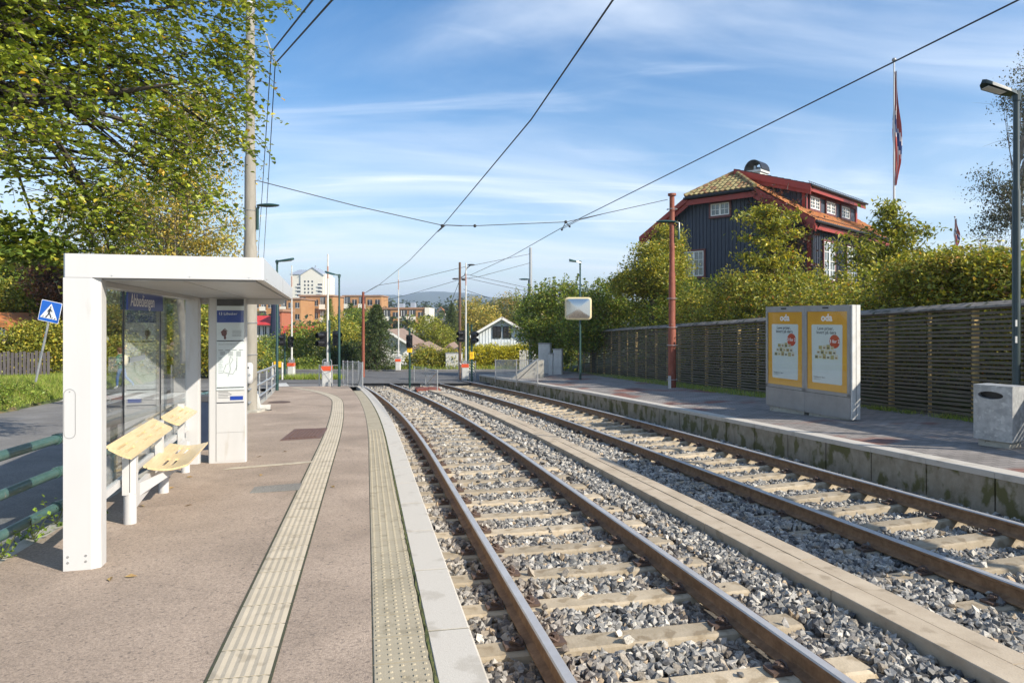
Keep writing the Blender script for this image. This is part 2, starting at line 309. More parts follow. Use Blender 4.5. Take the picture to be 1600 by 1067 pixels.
def sprays(name,label,cat,base,blobs,ncl,tw,leaf,pal,tr,trunk_top,nb,length=.5,bark='bark',shell=.1,step=.045,droop=.55,spread=.25,asp=.8,limbs=()):
    t=thing(name,label,cat,base,0); base=Vector(base); base_=np.array(base)
    _,cc,dd=clumps(blobs,ncl,1,.01,shell)
    B=np.array([q[:6] for q in blobs]); idx=np.repeat(np.arange(ncl),tw); n=len(idx)
    p0=cc[idx]+rng.normal(size=(n,3)).clip(-1.6,1.6)*[spread,spread,spread*.55]
    out=p0-np.array(trunk_top); out=unit(out+rng.normal(size=(n,3))*np.linalg.norm(out,axis=1,keepdims=True)*.55); out[:,2]=out[:,2]*.5-.12; out=unit(out)
    Lh=length*(.45+.8*rng.random((n,1))); p1=p0+out*Lh-np.array([0,0,1])*Lh*droop*.5; pm=p0+out*Lh*.5+np.array([0,0,.04])
    k=int(length/step)
    u=(np.arange(k)+.5)/k; U=u[None,:,None]; C=(1-U)**2*p0[:,None]+2*U*(1-U)*pm[:,None]+U*U*p1[:,None]
    side=unit(np.cross(out,[0,0,1.0])); sg=np.where(np.arange(k)%2==0,1,-1)[None,:,None]
    nrm=unit(np.array([0,0,1.0])+rng.normal(size=(n,k,3)).reshape(-1,3)*.38)
    dl=(side[:,None]*sg*1.0+out[:,None]*.55+np.array([0,0,-.28])+rng.normal(size=(n,k,3))*.28).reshape(-1,3)
    dl=unit(dl-nrm*np.sum(dl*nrm,1,keepdims=True)); sd=np.cross(nrm,dl); C=C.reshape(-1,3)
    S=(leaf*(.55+.75*rng.random((len(C),1)))); C=C+dl*S*.55-base_; w=S*asp*.5
    keep=rng.random(len(C))<.88; C,dl,sd,S,w,nrm=[q[keep] for q in (C,dl,sd,S,w,nrm)]
    f=w*.3*nrm
    V=np.stack([C-dl*S*.5,C-dl*S*.22+sd*w*.85+f,C+dl*S*.12+sd*w*.8+f,C+dl*S*.5-nrm*S*.1,C+dl*S*.12-sd*w*.8+f,C-dl*S*.22-sd*w*.85+f],1).reshape(-1,3)
    b_=np.arange(len(C))[:,None]*6; Fc=np.concatenate([b_+[0,1,2],b_+[0,2,3],b_+[0,3,4],b_+[0,4,5]],0)
    pal=np.asarray(pal); ix=rng.choice(len(pal),len(C),p=pal[:,3]/pal[:,3].sum()); cl=pal[ix,:3]*(1+.18*rng.normal(size=(len(C),1))).clip(.5,1.6)
    npmesh('crown',V,Fc,np.repeat(cl,6,0),M['leaf'],t)
    mb=MB(); top=Vector(trunk_top)-base; mid=top*.5+Vector((.1,.05,0))
    mb.tube([Vector((0,0,-.3)),mid*.1,mid,top],[tr*1.4,tr,tr*.8,tr*.45],9)
    for q in limbs: mb.tube([Vector(p)-base for p in q[0]],q[1],7)
    order=rng.permutation(len(cc))[:nb]
    for i in order:
        e=Vector(cc[i])-base; s=(mid).lerp(top,random.random()); q=s.lerp(e,.5)+Vector((random.uniform(-.2,.2),random.uniform(-.2,.2),(e-s).length*random.uniform(-.05,.12))); r0=tr*random.uniform(.12,.3)
        mb.tube([s,s.lerp(q,.5)+Vector((random.uniform(-.12,.12),0,random.uniform(-.1,.1))),q,q.lerp(e,.5)+Vector((random.uniform(-.1,.1),0,random.uniform(-.1,.1))),e],[r0,r0*.7,r0*.5,r0*.3,r0*.12],5,caps=False)
    for i in range(0,n,2):
        mb.tube([cc[idx[i]]-base_ if i%4==0 else p0[i]-base_,pm[i]-base_,p1[i]-base_],[.007,.005,.002],3,caps=False)
    mb.build('trunk',M[bark],t,smooth=True); return t
def blob(px,py,Y,rx,ry,rd=None):
    p=at(px,Y,py); a=rx*Y/F; c=ry*Y/F; return (p.x,p.y,p.z,a,rd if rd else (a+c)/2,c)
HAZE=0.0003; EXPO=0.66
# ================================================================ GROUND AND TRACKS
def gz(x,y):
    n=math.hypot(1,cm(y)); off=(x-cx(y))/n*1.0 if y<60 else 99
    z=-SL*y
    if y<=52:
        fx=11.35-.2*y                                   # fence line
        if off<-10.7: z += min(.50,(-10.7-off)*.45)-.12
        elif x<fx: z += -.95
        else:
            z += .12+min(2.6,(x-fx)*.33)*max(0,min(1,(46-y)/6))
    elif y<64: z += -.32
    else:
        t=min(1,(y-64)/60); t=t*t*(3-2*t); z=-SL*64-.32+(-14+2.9)*t
    return z
def ground():
    ys=list(np.arange(-14,70,.75)); d=1.0
    while ys[-1]<5200: d*=1.22; ys.append(ys[-1]+d)
    xs=list(np.arange(-42,42,.7)); d=1.0
    while xs[-1]<5200: d*=1.3; xs.append(xs[-1]+d)
    d=1.0
    while xs[0]>-5200: d*=1.3; xs.insert(0,xs[0]-d)
    nx,ny=len(xs),len(ys); V=np.array([(x,y,gz(x,y)) for y in ys for x in xs])
    i=np.arange(ny-1)[:,None]*nx+np.arange(nx-1)[None,:]; i=i.ravel()
    o=npmesh('ground',V,np.stack([i,i+1,i+nx+1,i+nx],1),None,M['grassground'],smooth=True); props(o,kind='structure')
ground()
def ysteps(a,b,s=.5):
    n=max(1,int(round((b-a)/s))); return [a+(b-a)*i/n for i in range(n+1)]
def strip(mb, Y0,Y1, prof, step=.5, base=0.0, m=0, closed=False, endcap=True, Pf=T):
    """sweep a profile [(off,h)...] along the track line; mats by profile edge"""
    Ys=ysteps(Y0,Y1,step); k=len(prof); vs=[]
    for Y in Ys: vs += [Pf(Y,o+base,h) for o,h in prof]
    fs=[];b=len(mb.v); mm=[]
    E=k if closed else k-1
    for i in range(len(Ys)-1):
        for j in range(E):
            a=i*k+j; c=i*k+(j+1)%k; fs.append((a,c,c+k,a+k)); mm.append(m[j] if isinstance(m,(list,tuple)) else m)
    if closed and endcap:
        fs.append(tuple(range(k))[::-1]); fs.append(tuple((len(Ys)-1)*k+j for j in range(k))); mm+= [m if not isinstance(m,(list,tuple)) else m[0]]*2
    mb.v += [tuple(v) for v in vs]; mb.f += [tuple(q+b for q in f) for f in fs]; mb.m += mm
# ---- left platform
EL=-1.30                                                # platform edge, offset from near track centre
mb=MB(); strip(mb,-3,27.2,[(-4.42,-.2),(-4.42,0),(EL-.53,0),(EL-.53,-.02)])
# the platform narrows to a ramp at its far end
mb.build('platform_paving',M['redasphalt'])['kind']='structure'
mb=MB(); strip(mb,-3,24.4,[(EL-.53,-.002),(EL-.24,-.002)]); mb.build('paving_joint_bed',M['joint'])['kind']='structure'
# kerb stones 1 m long
mb=MB(); strip(mb,-3,26.9,[(EL-.24,-.002),(EL-.008,-.002)]); mb.build('kerb_joint_bed',M['joint'])['kind']='structure'
mb=MB(); y=-2.96
while y<26.8:
    strip(mb,y,y+1.0-.018,[(EL-.235,-.25),(EL-.235,-.004),(EL-.229,.003),(EL-.012,.003),(EL,-.008),(EL,-.75)],.5,closed=True); y+=1.0
mb.build('granite_platform_kerb',M['granite'])['kind']='structure'
mb=MB(); strip(mb,-3,18,[(EL-.252,-.01),(EL-.248,.006),(EL-.236,.006),(EL-.234,-.01)],.06)
o=mb.build('moss_seam',M['moss']); o['kind']='structure'
for v in o.data.vertices: v.co.x+=random.uniform(-.007,.007); v.co.z+=random.uniform(-.006,.006)
# warning tiles with domes
mb=MB(); y=-2.9; k=0
while y<24:
    strip(mb,y,y+.290,[(EL-.525,-.02),(EL-.525,.0),(EL-.52,.004),(EL-.256,.004),(EL-.252,0),(EL-.252,-.02)],.3,closed=True)
    if 2.2<y<13:
        for i in range(5):
            for j in range(5):
                c=T(y+.03+.058*i,EL-.50+.0555*j,.004); n=6; r=.0125
                vs=[c+Vector((r*math.cos(a*2*math.pi/n),r*math.sin(a*2*math.pi/n),0)) for a in range(n)]+[c+Vector((.6*r*math.cos(a*2*math.pi/n),.6*r*math.sin(a*2*math.pi/n),.006)) for a in range(n)]
                mb.add(vs,[(a,(a+1)%n,n+(a+1)%n,n+a) for a in range(n)]+[tuple(range(n,2*n))])
    y+=.30
mb.build('warning_tiles',M['tactile'])['kind']='structure'
# guide strip, five ridges, bends left at its far end
def GP(Y,off,h):
    e=max(0,Y-19.5); return T(Y, off-.028*e*e, h)
GO=EL-1.14
prof=[(-.14,-.03),(-.14,.003)]
for i in range(25):
    o=-.132+.011*i; prof += [(o,.0065+.0022*math.cos(i/4*2*math.pi+math.pi))]
prof += [(.14,.003),(.14,-.03)]
mb=MB(); y=-2.9
while y<26.5:
    strip(mb,y,y+.290,[(a+GO,h) for a,h in prof],.3,closed=True,Pf=GP); y+=.3
mb.build('guide_strip_tiles',M['guide'])['kind']='structure'
mb=MB(); strip(mb,-3,26.5,[(GO-.152,.0035),(GO+.152,.0035)],.3,Pf=GP); mb.build('guide_strip_joint',M['joint'])['kind']='structure'
# slab rows, asphalt patch
mb=MB(); A=gr(348,734,.004); Bp=gr(484,723,.004)
for i in range(5):
    a=A.lerp(Bp,i/5); b=A.lerp(Bp,(i+1)/5-.012); mb.poly([a,b,b+Vector((.05,.17,-.007)),a+Vector((.05,.17,-.007))],(0,0,.003))
mb.build('cross_slabs',M['guide'])['kind']='structure'
mb=MB(); P=[gr(390,770,.005),gr(467,765,.005),gr(473,754,.005),gr(398,760,.005)]; mb.poly(P,(0,0,-.004)); mb.build('grey_patch',M['patch'])['kind']='structure'
# platform kerb towards the road
mb=MB(); y=-3
while y<27:
    strip(mb,y,y+.99,[(-4.56,-.3),(-4.56,-.006),(-4.424,-.002),(-4.424,-.3)],.5,closed=True); y+=1.0
mb.build('road_kerb',M['concrete'])['kind']='structure'
# ---- roads
mb=MB(); strip(mb,-10,34.0,[(-10.8,-.17),(-7.5,-.125),(-4.56,-.145)],1.0); mb.build('side_road',M['asphalt'])['kind']='structure'
mb=MB()
def RX(x,y,h): return Vector((x,y,h-SL*y))
ysr=ysteps(33.9,50.5,1.6)
vs=[];xsr=[-60,-30,-14,-8,-2,1.2,6.5,14,30]
for y in ysr: vs += [RX(x,y,-.296) for x in xsr]
k=len(xsr); mb.add(vs,[(i*k+j,i*k+j+1,(i+1)*k+j+1,(i+1)*k+j) for i in range(len(ysr)-1) for j in range(k-1)])
mb.poly([RX(-16,34.0,-.30),RX(8,34.0,-.30),RX(8,34.0,-1.2),RX(-16,34.0,-1.2)],(0,.2,0)); mb.build('crossing_road',M['asphalt2'])['kind']='structure'
mb=MB(); mb.poly([RX(-60,50.5,-.22),RX(14,50.5,-.22),RX(14,52.2,-.22),RX(-60,52.2,-.22)],(0,0,-.4)); mb.build('far_pavement',M['asphalt'])['kind']='structure'
# ramp from platform end to the crossing
def RH(Y): return -.02 if Y<27 else max(-.31,-.02-.045*(Y-27))
mb=MB(); vs=[]; yr=ysteps(26.85,36.4,.9)
for Y in yr: vs += [T(Y,o,h) for o,h in ((-10.5,RH(Y)-.13 if Y<31 else RH(Y)-.01),(-4.6,RH(Y)-.004),(EL-.03,RH(Y)-.004),(EL-.03,-.9))]
mb.add(vs,[(i*4+j,i*4+j+1,i*4+j+5,i*4+j+4) for i in range(len(yr)-1) for j in range(3)]); mb.build('platform_ramp',M['asphalt'])['kind']='structure'
mb=MB()
for i in range(7):
    o=-5.0-.85*i; a=[T(y,o+d,-.128 if False else -.135) for y,d in ((23.8,0),(23.8,-.5),(27.4,-.5),(27.4,0))]; mb.poly([p+Vector((0,0,.016 if i>3 else .008)) for p in a],(0,0,.004))
mb.build('zebra_marking',M['white_line'])['kind']='structure'
mb=MB(); mb.poly([gr(430,604,.006),gr(452,603,.006),gr(447,598,.006),gr(432,599,.006)],(0,0,.003)); mb.build('white_mark',M['white_line'])['kind']='structure'
# ---- ballast bed
mb=MB(); D2=3.85
strip(mb,-4,36.3,[(-1.6,-.48),(-1.32,-.49),(-.9,-.52),(.9,-.52),(1.25,-.485),(1.67,-.48),(2.16,-.48)],.5); mb.build('ballast_bed',M['earth'])['kind']='structure'
mb=MB(); strip(mb,-4,36.3,[(2.16,-.475),(2.6,-.485),(2.95,-.515),(4.75,-.515),(5.1,-.49),(5.5,-.485)],.5); mb.build('ballast_bed',M['earth'])['kind']='structure'
# ---- cable trough between the tracks
tr=thing('cable_trough','low concrete cable trough with flat lids running between the two tracks','cable trough',tuple(T(6,1.92,-.35)))
mb=MB(); y=-3; k=0
while y<31:
    j=random.uniform(-.004,.004)
    strip(mb,y,y+1.99,[(1.70,-.6),(1.70,-.362+j),(1.705,-.355+j),(1.925,-.355+j),(1.93,-.37+j),(1.93,-.6)],.5,closed=True)
    strip(mb,y+.7,y+.7+1.99,[(1.938,-.6),(1.938,-.37-j),(1.943,-.357-j),(2.125,-.357-j),(2.13,-.365-j),(2.13,-.6)],.5,closed=True); y+=2.0
mb.build('trough_lid',M['slab'],tr,world=True)
# ---- rails and sleepers
RP=[(-.066,-.150),(-.066,-.140),(-.014,-.122),(-.009,-.110),(-.009,-.045),(-.034,-.032),(-.036,-.010),(-.028,0),(.028,0),(.036,-.010),(.034,-.032),(.009,-.045),(.009,-.110),(.014,-.122),(.066,-.140),(.066,-.150)]
RM=[0]*16; RM[6]=1; RM[7]=1; RM[8]=1
clipmb=MB()
def clipmesh():
    c=MB()
    pts=[]
    for i in range(13):
        a=i/12*2*math.pi*1.25; pts.append((.045+.030*math.cos(a),.0+.035*math.sin(a),.028+.012*math.sin(a*2)))
    c.tube(pts,.0085,5); c.box(.01,.11,-.045,.045,0,.016); c.cyl(.06,0,.01,.045,.014,6)
    return c
def track(c0, label, cant, y0):
    t=thing('railway_track',label,'railway track',tuple(T(5,c0,-.45)))
    for sx,hh in ((-.7525,0),(.7525,cant)):
        mb=MB(); strip(mb,y0,34.2,[(a+c0+sx,h-.30+hh) for a,h in RP],.4,m=RM,closed=True); o=mb.build('rail',[M['railside'],M['railtop']],t,world=True)
    Mi=Matrix.LocRotScale(t.location,t.rotation_euler,None).inverted()
    sm=MB(); a,b,e=.118,.15,1.22                       # sleeper: chamfered, lower at mid
    X=[-e,-e+.02,-.55,.55,e-.02,e]; H=[-.03,0,-.004,-.004,0,-.03]
    vs=[]
    for x,h in zip(X,H): vs += [(x,-b,-.2),(x,-a,h-.012),(x,-a+.02,h),(x,a-.02,h),(x,a,h-.012),(x,b,-.2)]
    fs=[(i*6+j,i*6+j+1,(i+1)*6+j+1,(i+1)*6+j) for i in range(5) for j in range(5)]+[(0,1,2,3,4,5),(35,34,33,32,31,30)]
    sm.add(vs,fs); s0=sm.build('sleeper',M['sleeper'],t); cm0=None; c0m=clipmesh()
    bounds=[]
    y=y0+.3; i=0
    while y<33.0:
        o=s0 if i==0 else s0.copy()
        if i: COL.objects.link(o); o.parent=t
        p=T(y,c0,-.452+(cant/2)); tilt=math.atan2(cant,1.5)
        R=Matrix.Rotation(head(y),4,'Z')@Matrix.Rotation(-SL,4,'X')@Matrix.Rotation(-tilt,4,'Y')
        W=Matrix.Translation(p)@R; o.matrix_parent_inverse=Matrix.Identity(4); o.matrix_local=Mi@W
        if y<17:
            for sx in (-.7525,.7525):
                for side in (-1,1):
                    if cm0 is None: q=c0m.build('rail_clip',M['clip'],o,smooth=True); cm0=q
                    else: q=cm0.copy(); COL.objects.link(q); q.parent=o
                    q.matrix_local=Matrix.Translation((sx+side*.066,0,.002))@Matrix.Scale(1.3,4)@Matrix.Rotation(0 if side>0 else math.pi,4,'Z')
        y+=.69; i+=1
    return t
track(0,'curving railway track beside the left platform and shelter, nearest the granite kerb',.0,1.0)
track(D2,'railway track farther right, running along the low wall of the right platform',.06,1.0)
# ---- ballast stones
def stones():
    bm=bmesh.new(); bmesh.ops.create_icosphere(bm,subdivisions=1,radius=1); B=np.array([v.co[:] for v in bm.verts]); Fc=np.array([[v.index for v in f.verts] for f in bm.faces]); bm.free()
    variants=[]
    for i in range(24):
        A=B*(1+.42*rng.normal(size=(len(B),1))).clip(.45,1.7)*[1.2,1.0,.8]; variants.append(A)
    variants=np.array(variants)
    parts=[]
    for (ya,yb,dens,sz) in ((2.2,6.0,900,.0265),(6,10,760,.0275),(10,17,430,.034),(17,34.2,190,.045)):
        n=int((yb-ya)*6.9*dens); Y=rng.uniform(ya,yb,n); off=rng.uniform(-1.27,5.42,n)
        keep=~((off>1.67)&(off<2.15))
        S=(sz*(.65+.7*rng.random(n)))
        lv=np.where(np.abs(off)<1.25,-.50,np.where(np.abs(off-D2)<1.0,-.495,-.465))
        # higher shoulder next to trough, low right beside rails
        dr=np.minimum.reduce([np.abs(off-r) for r in (-.7525,.7525,D2-.7525,D2+.7525)]); lv=lv-.012*(dr<.12); keep&=dr>.05
        keep&=~((np.abs(off)<1.25)&(dr<.2)&(rng.random(n)<.3))
        # sleepers
        for c0 in (0,D2):
            ph=((Y-1.3)/.69); fr=np.abs(ph-np.round(ph))*.69
            on=(np.abs(off-c0)<1.26)&(fr<.12+S*.3); keep&=~(on&(rng.random(n)<.98)); lv=np.where(on,-.45,lv)
        Y=Y[keep]; off=off[keep]; S=S[keep]; lv=lv[keep]; n=len(Y)
        d=np.maximum(0,Y-11); m=-.213-.0058*d; nn=np.hypot(1,m); X=.89-.213*(Y-4.739)-.0058*d*d/2+off/nn; yy=Y-off*m/nn
        z=lv-SL*yy+rng.uniform(-.010,.014,n)+.02*np.sin(X*3.1+yy*1.3)*.4
        A=variants[rng.integers(0,24,n)]
        q=unit(rng.normal(size=(n,4))); w,a,b,c=q.T
        R=np.stack([1-2*(b*b+c*c),2*(a*b-c*w),2*(a*c+b*w),2*(a*b+c*w),1-2*(a*a+c*c),2*(b*c-a*w),2*(a*c-b*w),2*(b*c+a*w),1-2*(a*a+b*b)],1).reshape(n,3,3)
        V=np.einsum('nij,nkj->nki',R,A)*S[:,None,None]+np.stack([X,yy,z],1)[:,None,:]
        pal=np.array([(.20,.195,.18),(.31,.295,.265),(.11,.108,.105),(.42,.395,.345),(.27,.235,.185),(.38,.29,.19),(.06,.06,.06)]); ix=rng.choice(7,n,p=[.27,.24,.15,.13,.1,.03,.08])
        col=pal[ix]*(1+.15*rng.normal(size=(n,1))).clip(.6,1.5)
        dust=np.exp(-(dr[keep]/.26)**2)[:,None]*.8*(.4+.6*rng.random((n,1)))*(np.abs(off)<1.3)[:,None]; col=col*(1-dust)+np.array([.20,.135,.085])*dust
        Fa=(np.arange(n)[:,None,None]*len(B)+Fc[None]).reshape(-1,3)
        parts.append((V.reshape(-1,3),Fa,np.repeat(col,len(B),0)))
    o=0;VV=[];FF=[];CC=[]
    for V,Fa,c in parts: VV.append(V);FF.append(Fa+o);CC.append(c);o+=len(V)
    ob=npmesh('ballast_stones',np.concatenate(VV),np.concatenate(FF),np.concatenate(CC),M['stone']); props(ob,'crushed grey stone ballast filling the track beds','ballast',kind='stuff')
stones()
# ---- right platform
ER=D2+1.62
def H2(o): return .05+.035*(o-ER)
m=mat('dark_pavers',(.22,.20,.18),.85,(.32,.29,.265),1.3,bump=.3,bscale=90,c3=(.24,.11,.08),s3=.7,th3=.60); nt=m.node_tree; N=nt.nodes; L=nt.links; b=N['Principled BSDF']
src=[l for l in L if l.to_socket==b.inputs['Base Color']][0].from_socket; tc=[n for n in N if n.type=='TEX_COORD'][0]
bk=N.new('ShaderNodeTexBrick'); bk.inputs['Scale'].default_value=1; bk.inputs['Brick Width'].default_value=.21; bk.inputs['Row Height'].default_value=.14; bk.inputs['Mortar Size'].default_value=.006; bk.inputs['Color1'].default_value=(1,1,1,1); bk.inputs['Color2'].default_value=(.72,.72,.72,1); bk.inputs['Mortar'].default_value=(.3,.3,.28,1)
L.new(tc.outputs['Object'],bk.inputs['Vector']); g=N.new('ShaderNodeVectorMath'); g.operation='MULTIPLY'; L.new(src,g.inputs[0]); L.new(bk.outputs['Color'],g.inputs[1]); L.new(g.outputs[0],b.inputs['Base Color']); M['paver']=m
def PW(Y):                                              # platform right boundary offset (fence side)
    return 9.8
mb=MB()
for (ya,yb) in ((-3,34.5),):
    strip(mb,ya,yb,[(ER-.24+.245,H2(ER)-.004),(ER+1.6,H2(ER+1.6)),(ER+2.6,H2(ER+2.6)),(ER+4.6,H2(ER+4.6))],.5)
mb.build('platform_paving',M['paver'])['kind']='structure'
mossy=mat('mossy_concrete_wall',(.22,.185,.125),.9,(.33,.29,.22),5,bump=.35,bscale=50,stretch=(1.2,1.2,.9),c3=(.12,.11,.04),s3=3.2,th3=.54)
mb=MB(); mk=MB(); y=-3.0
while y<33.5:
    w=random.uniform(-.004,.004)
    strip(mb,y+.012,y+.988,[(ER+.01+w,-.9),(ER+w,-.6),(ER+w,H2(ER)-.075),(ER+.1,H2(ER)-.075),(ER+.1,-.9)],.5,closed=True)
    strip(mk,y+.003,y+.997,[(ER-.012,H2(ER)-.073),(ER-.012,H2(ER)-.004),(ER-.004,H2(ER)+.003),(ER+.26,H2(ER)+.006),(ER+.26,H2(ER)-.073)],.5,closed=True); y+=1.0
mb.build('platform_wall_blocks',mossy)['kind']='structure'
mk.build('platform_coping',M['granite'])['kind']='structure'
mb=MB(); strip(mb,-3,33.5,[(ER+.09,-.9),(ER+.09,H2(ER)-.09)],.5); mb.build('platform_wall_backing',M['joint'])['kind']='structure'
# grass verge at the foot of the fence
def FX(y): return 11.1-.2*y
mb=MB(); vs=[]; ysx=ysteps(-3,40,1)
for y in ysx:
    w=.35 if y<15 else (.35+(y-15)*.13 if y<20 else 1.0)
    for d in (-w,-w*.4,.3): vs.append((FX(y)+d,y,-SL*y+.135+(.03 if d>-w else 0)+max(0,(y-30))*-.012))
mb.add(vs,[(i*3+j,i*3+j+1,i*3+j+4,i*3+j+3) for i in range(len(ysx)-1) for j in range(2)]); mb.build('verge',M['grassground'],smooth=True)['kind']='structure'
def grass(name,label,P,h,pal,parent=None):
    n=len(P); P=np.asarray(P); a=rng.uniform(0,2*np.pi,n); w=h*.11; dx=np.stack([np.cos(a),np.sin(a),0*a],1)
    L=(h*(.5+rng.random((n,1)))); lean=np.concatenate([rng.normal(size=(n,2))*.45,np.ones((n,1))],1)*L
    V=np.stack([P-dx*w*.5,P+dx*w*.5,P+lean*.6+dx*w*.3,P+lean],1).reshape(-1,3); b=np.arange(n)[:,None]*4
    Fc=np.concatenate([b+[0,1,2],b+[0,2,3]],0); pal=np.array(pal); ix=rng.choice(len(pal),n,p=pal[:,3]/pal[:,3].sum()); c=pal[ix,:3]*(1+.2*rng.normal(size=(n,1))).clip(.5,1.6)
    o=npmesh(name,V,Fc,np.repeat(c,4,0),M['blade'],parent); props(o,label,'grass',kind='stuff'); return o
GR=[(.26,.34,.05,5),(.34,.40,.08,3),(.13,.19,.03,3),(.42,.36,.13,1.2)]
n=26000; y=rng.uniform(9,38,n)**1.0; w=np.where(y<15,.30,np.where(y<20,.30+(y-15)*.13,.95)); x=11.1-.2*y-w*rng.random(n)
keep=(np.sin(y*3.1)+np.sin(y*7.7+1)+rng.normal(size=n)*.9)>np.where(y<17,.1,-1.4); P=np.stack([x,y,-SL*y+.13+np.maximum(0,y-30)*-.012],1)[keep]
grass('grass','short bright grass along the foot of the slatted fence',P,.11,GR)
def Tn(Y,off):
    d=np.maximum(0,Y-11); m=-.213-.0058*d; nn=np.hypot(1,m); return .89-.213*(Y-4.739)-.0058*d*d/2+off/nn, Y-off*m/nn
n=60000; Y=rng.uniform(8,34,n); off=-10.75-rng.exponential(2.0,n).clip(0,9); x,yy=Tn(Y,off); z=np.array([gz(a,b) for a,b in zip(x,yy)])
cl=(np.sin(x*2.3+1)*np.sin(yy*1.9)+rng.normal(size=n)*.5)>-.9
grass('grass','long grass and weeds on the bank left of the side road',np.stack([x,yy,z],1)[cl],.13,GR)
n=9000; x=rng.uniform(-18,8,n); y=52.0+rng.random(n)*4
grass('grass','grass behind the pavement across the crossing',np.stack([x,y,-SL*y-.25+0*x],1),.3,GR)
n=2500; x=rng.uniform(-13,-9.5,n); y=rng.uniform(37.5,39.0,n)
grass('grass','grass tuft around the barrier machines left of the crossing',np.stack([x,y,-SL*y-.29+0*x],1),.25,GR)
# ================================================================ SHELTER
SA=math.radians(15.6); SO=Vector((-3.09,4.70,-.19))
SX=Vector((math.cos(SA),math.sin(SA),0)); SY=Vector((-math.sin(SA),math.cos(SA),0))
def SP(x,y,z=0): return SO+SX*x+SY*y+Vector((0,0,z-SO.z))     # z absolute
zt=2.0+.19; zb=1.836+.19                                     # local heights above shelter base
sh=thing('tram_shelter','white open tram shelter with flat roof, glass back wall and blue name board','shelter',tuple(SO),SA)
mb=MB(); mb.prism([(0,0),(.17,0),(.225,.035),(.225,.15),(0,.15)],-.02,zb-.002)
o=mb.build('front_post',M['white'],sh)
mb=MB(); mb.tube([(.04+.035*math.cos(a)+.0,-.001,h+.035*math.sin(a)) for a,h in [(math.pi*i/8,1.22) for i in range(9)]]+[(.04-.035+.0,-.001,.98)]+[(.04+.035*math.cos(math.pi+math.pi*i/8),-.001,.95+.035*math.sin(math.pi+math.pi*i/8)) for i in range(1,9)]+[(.075,-.001,1.22)],.0018,4); mb.cyl(.04,.0,1.235,1.24,.004,6)
mb.build('access_hatch',M['greymetal'],sh)
mb=MB(); mb.box(0,.15,4.40,4.52,-.22,zb-.002); mb.box(.15,.17,4.42,4.50,-.22,zb-.01); mb.build('back_post',M['white'],sh)
mb=MB(); mb.bbox(0,1.30,0,5.3,zb,zt,.012); mb.box(.0,.0,0,0,0,0) if False else None
rf=mb.build('roof',M['white'],sh)
mb=MB(); mb.box(.16,1.24,.06,5.22,zb-.014,zb-.001); mb.box(.20,.205,.06,5.2,zb-.02,zb-.013); mb.box(.75,.756,.06,5.2,zb-.017,zb-.013); mb.build('soffit',M['greymetal'],sh)
mb=MB(); mb.box(-.02,.10,.151,4.40,zb-.038,zb-.002); mb.box(0,1.22,4.53,4.62,zb-.09,zb-.015); mb.build('header_beam',M['white'],sh)
mb=MB(); mb.box(-.012,.032,.16,4.40,.28,.34); mb.build('sill_rail',M['white'],sh)
y0=.155
for ye in (1.45,2.90,4.39):
    mb=MB(); mb.box(.005,.013,y0,ye-.006,.335,zb-.038); g=mb.build('glass_pane',M['glass'],sh); y0=ye
    if ye<4:
        mb=MB(); mb.box(.0,.018,ye-.007,ye+.001,.335,zb-.04); mb.build('glass_joint',M['dark'],sh)
mb=MB(); mb.box(.03,.045,1.46,2.86,1.63+.19,1.79+.19); nb=mb.build('name_board',M['signblue'],sh)
W=Matrix.LocRotScale(sh.location,sh.rotation_euler,None)
textmesh('Abbediengen',.165,frame((.047,1.535,1.715+.19),(0,1,0),(0,0,1),(1,0,0)),M['lettering_white'],nb,align='LEFT',xs=1.06)
mb=MB(); mb.box(.016,.019,1.63,2.2,1.335,1.385); st=mb.build('sticker',M['paperwhite'],sh)
mb=MB(); mb.box(1.3,1.3015,2.64,2.646,zb+.002,zt-.002); mb.build('panel_seam',M['greymetal'],sh)
mb=MB()
for yy in (.3,1.3,2.5,2.8,4.0,5.0): mb.tube([(1.3,yy,zb+.02),(1.303,yy,zb+.02)],.006,8)
for xx in (.3,.8,1.2): mb.tube([(xx,0,zb+.015),(xx,-.003,zb+.015)],.005,8)
for z in (.06,.10): mb.tube([(.03,0,z),(.03,-.004,z)],.008,8); mb.tube([(.14,0,z),(.14,-.004,z)],.008,8)
mb.build('screw_heads',M['steel'],sh)
# bench and lean rest
bn=thing('shelter_bench','white shelter bench with slotted birch lean rests and one low birch seat','bench',tuple(SP(.10,1.3,-.26)),SA)
def BL(x,y,z): return (x-.10,y-1.3,z+.26)
mb=MB(); p=BL(.10,1.3,0); mb.cyl(p[0],p[1],-.02,.30,.052,16); mb.prism([(-.05,-.055),(.005,-.055),(.005,.055),(-.05,.055)],.28,.73); mb.prism([(.012,-.05),(.052,-.03),(.052,.05),(.012,.055)],.28,.73); mb.build('leg',M['white'],bn,smooth=True)
for yy,h,dz in ((2.60,.30,-.05),(3.80,.30,-.09)):
    p=BL(.105,yy,0); mb=MB(); mb.cyl(p[0],p[1],-.02+dz,.31,.05,16); mb.build('leg',M['white'],bn,smooth=True)
for yy in (2.55,):
    p=BL(.06,yy,0); mb=MB(); mb.box(p[0]-.02,p[0]+.05,p[1]-.04,p[1]+.04,.30,.74); mb.build('leg',M['white'],bn)
for yy in (3.70,):
    p=BL(.06,yy,0); mb=MB(); mb.box(p[0]-.02,p[0]+.05,p[1]-.03,p[1]+.03,.30,.78); mb.build('leg',M['white'],bn)
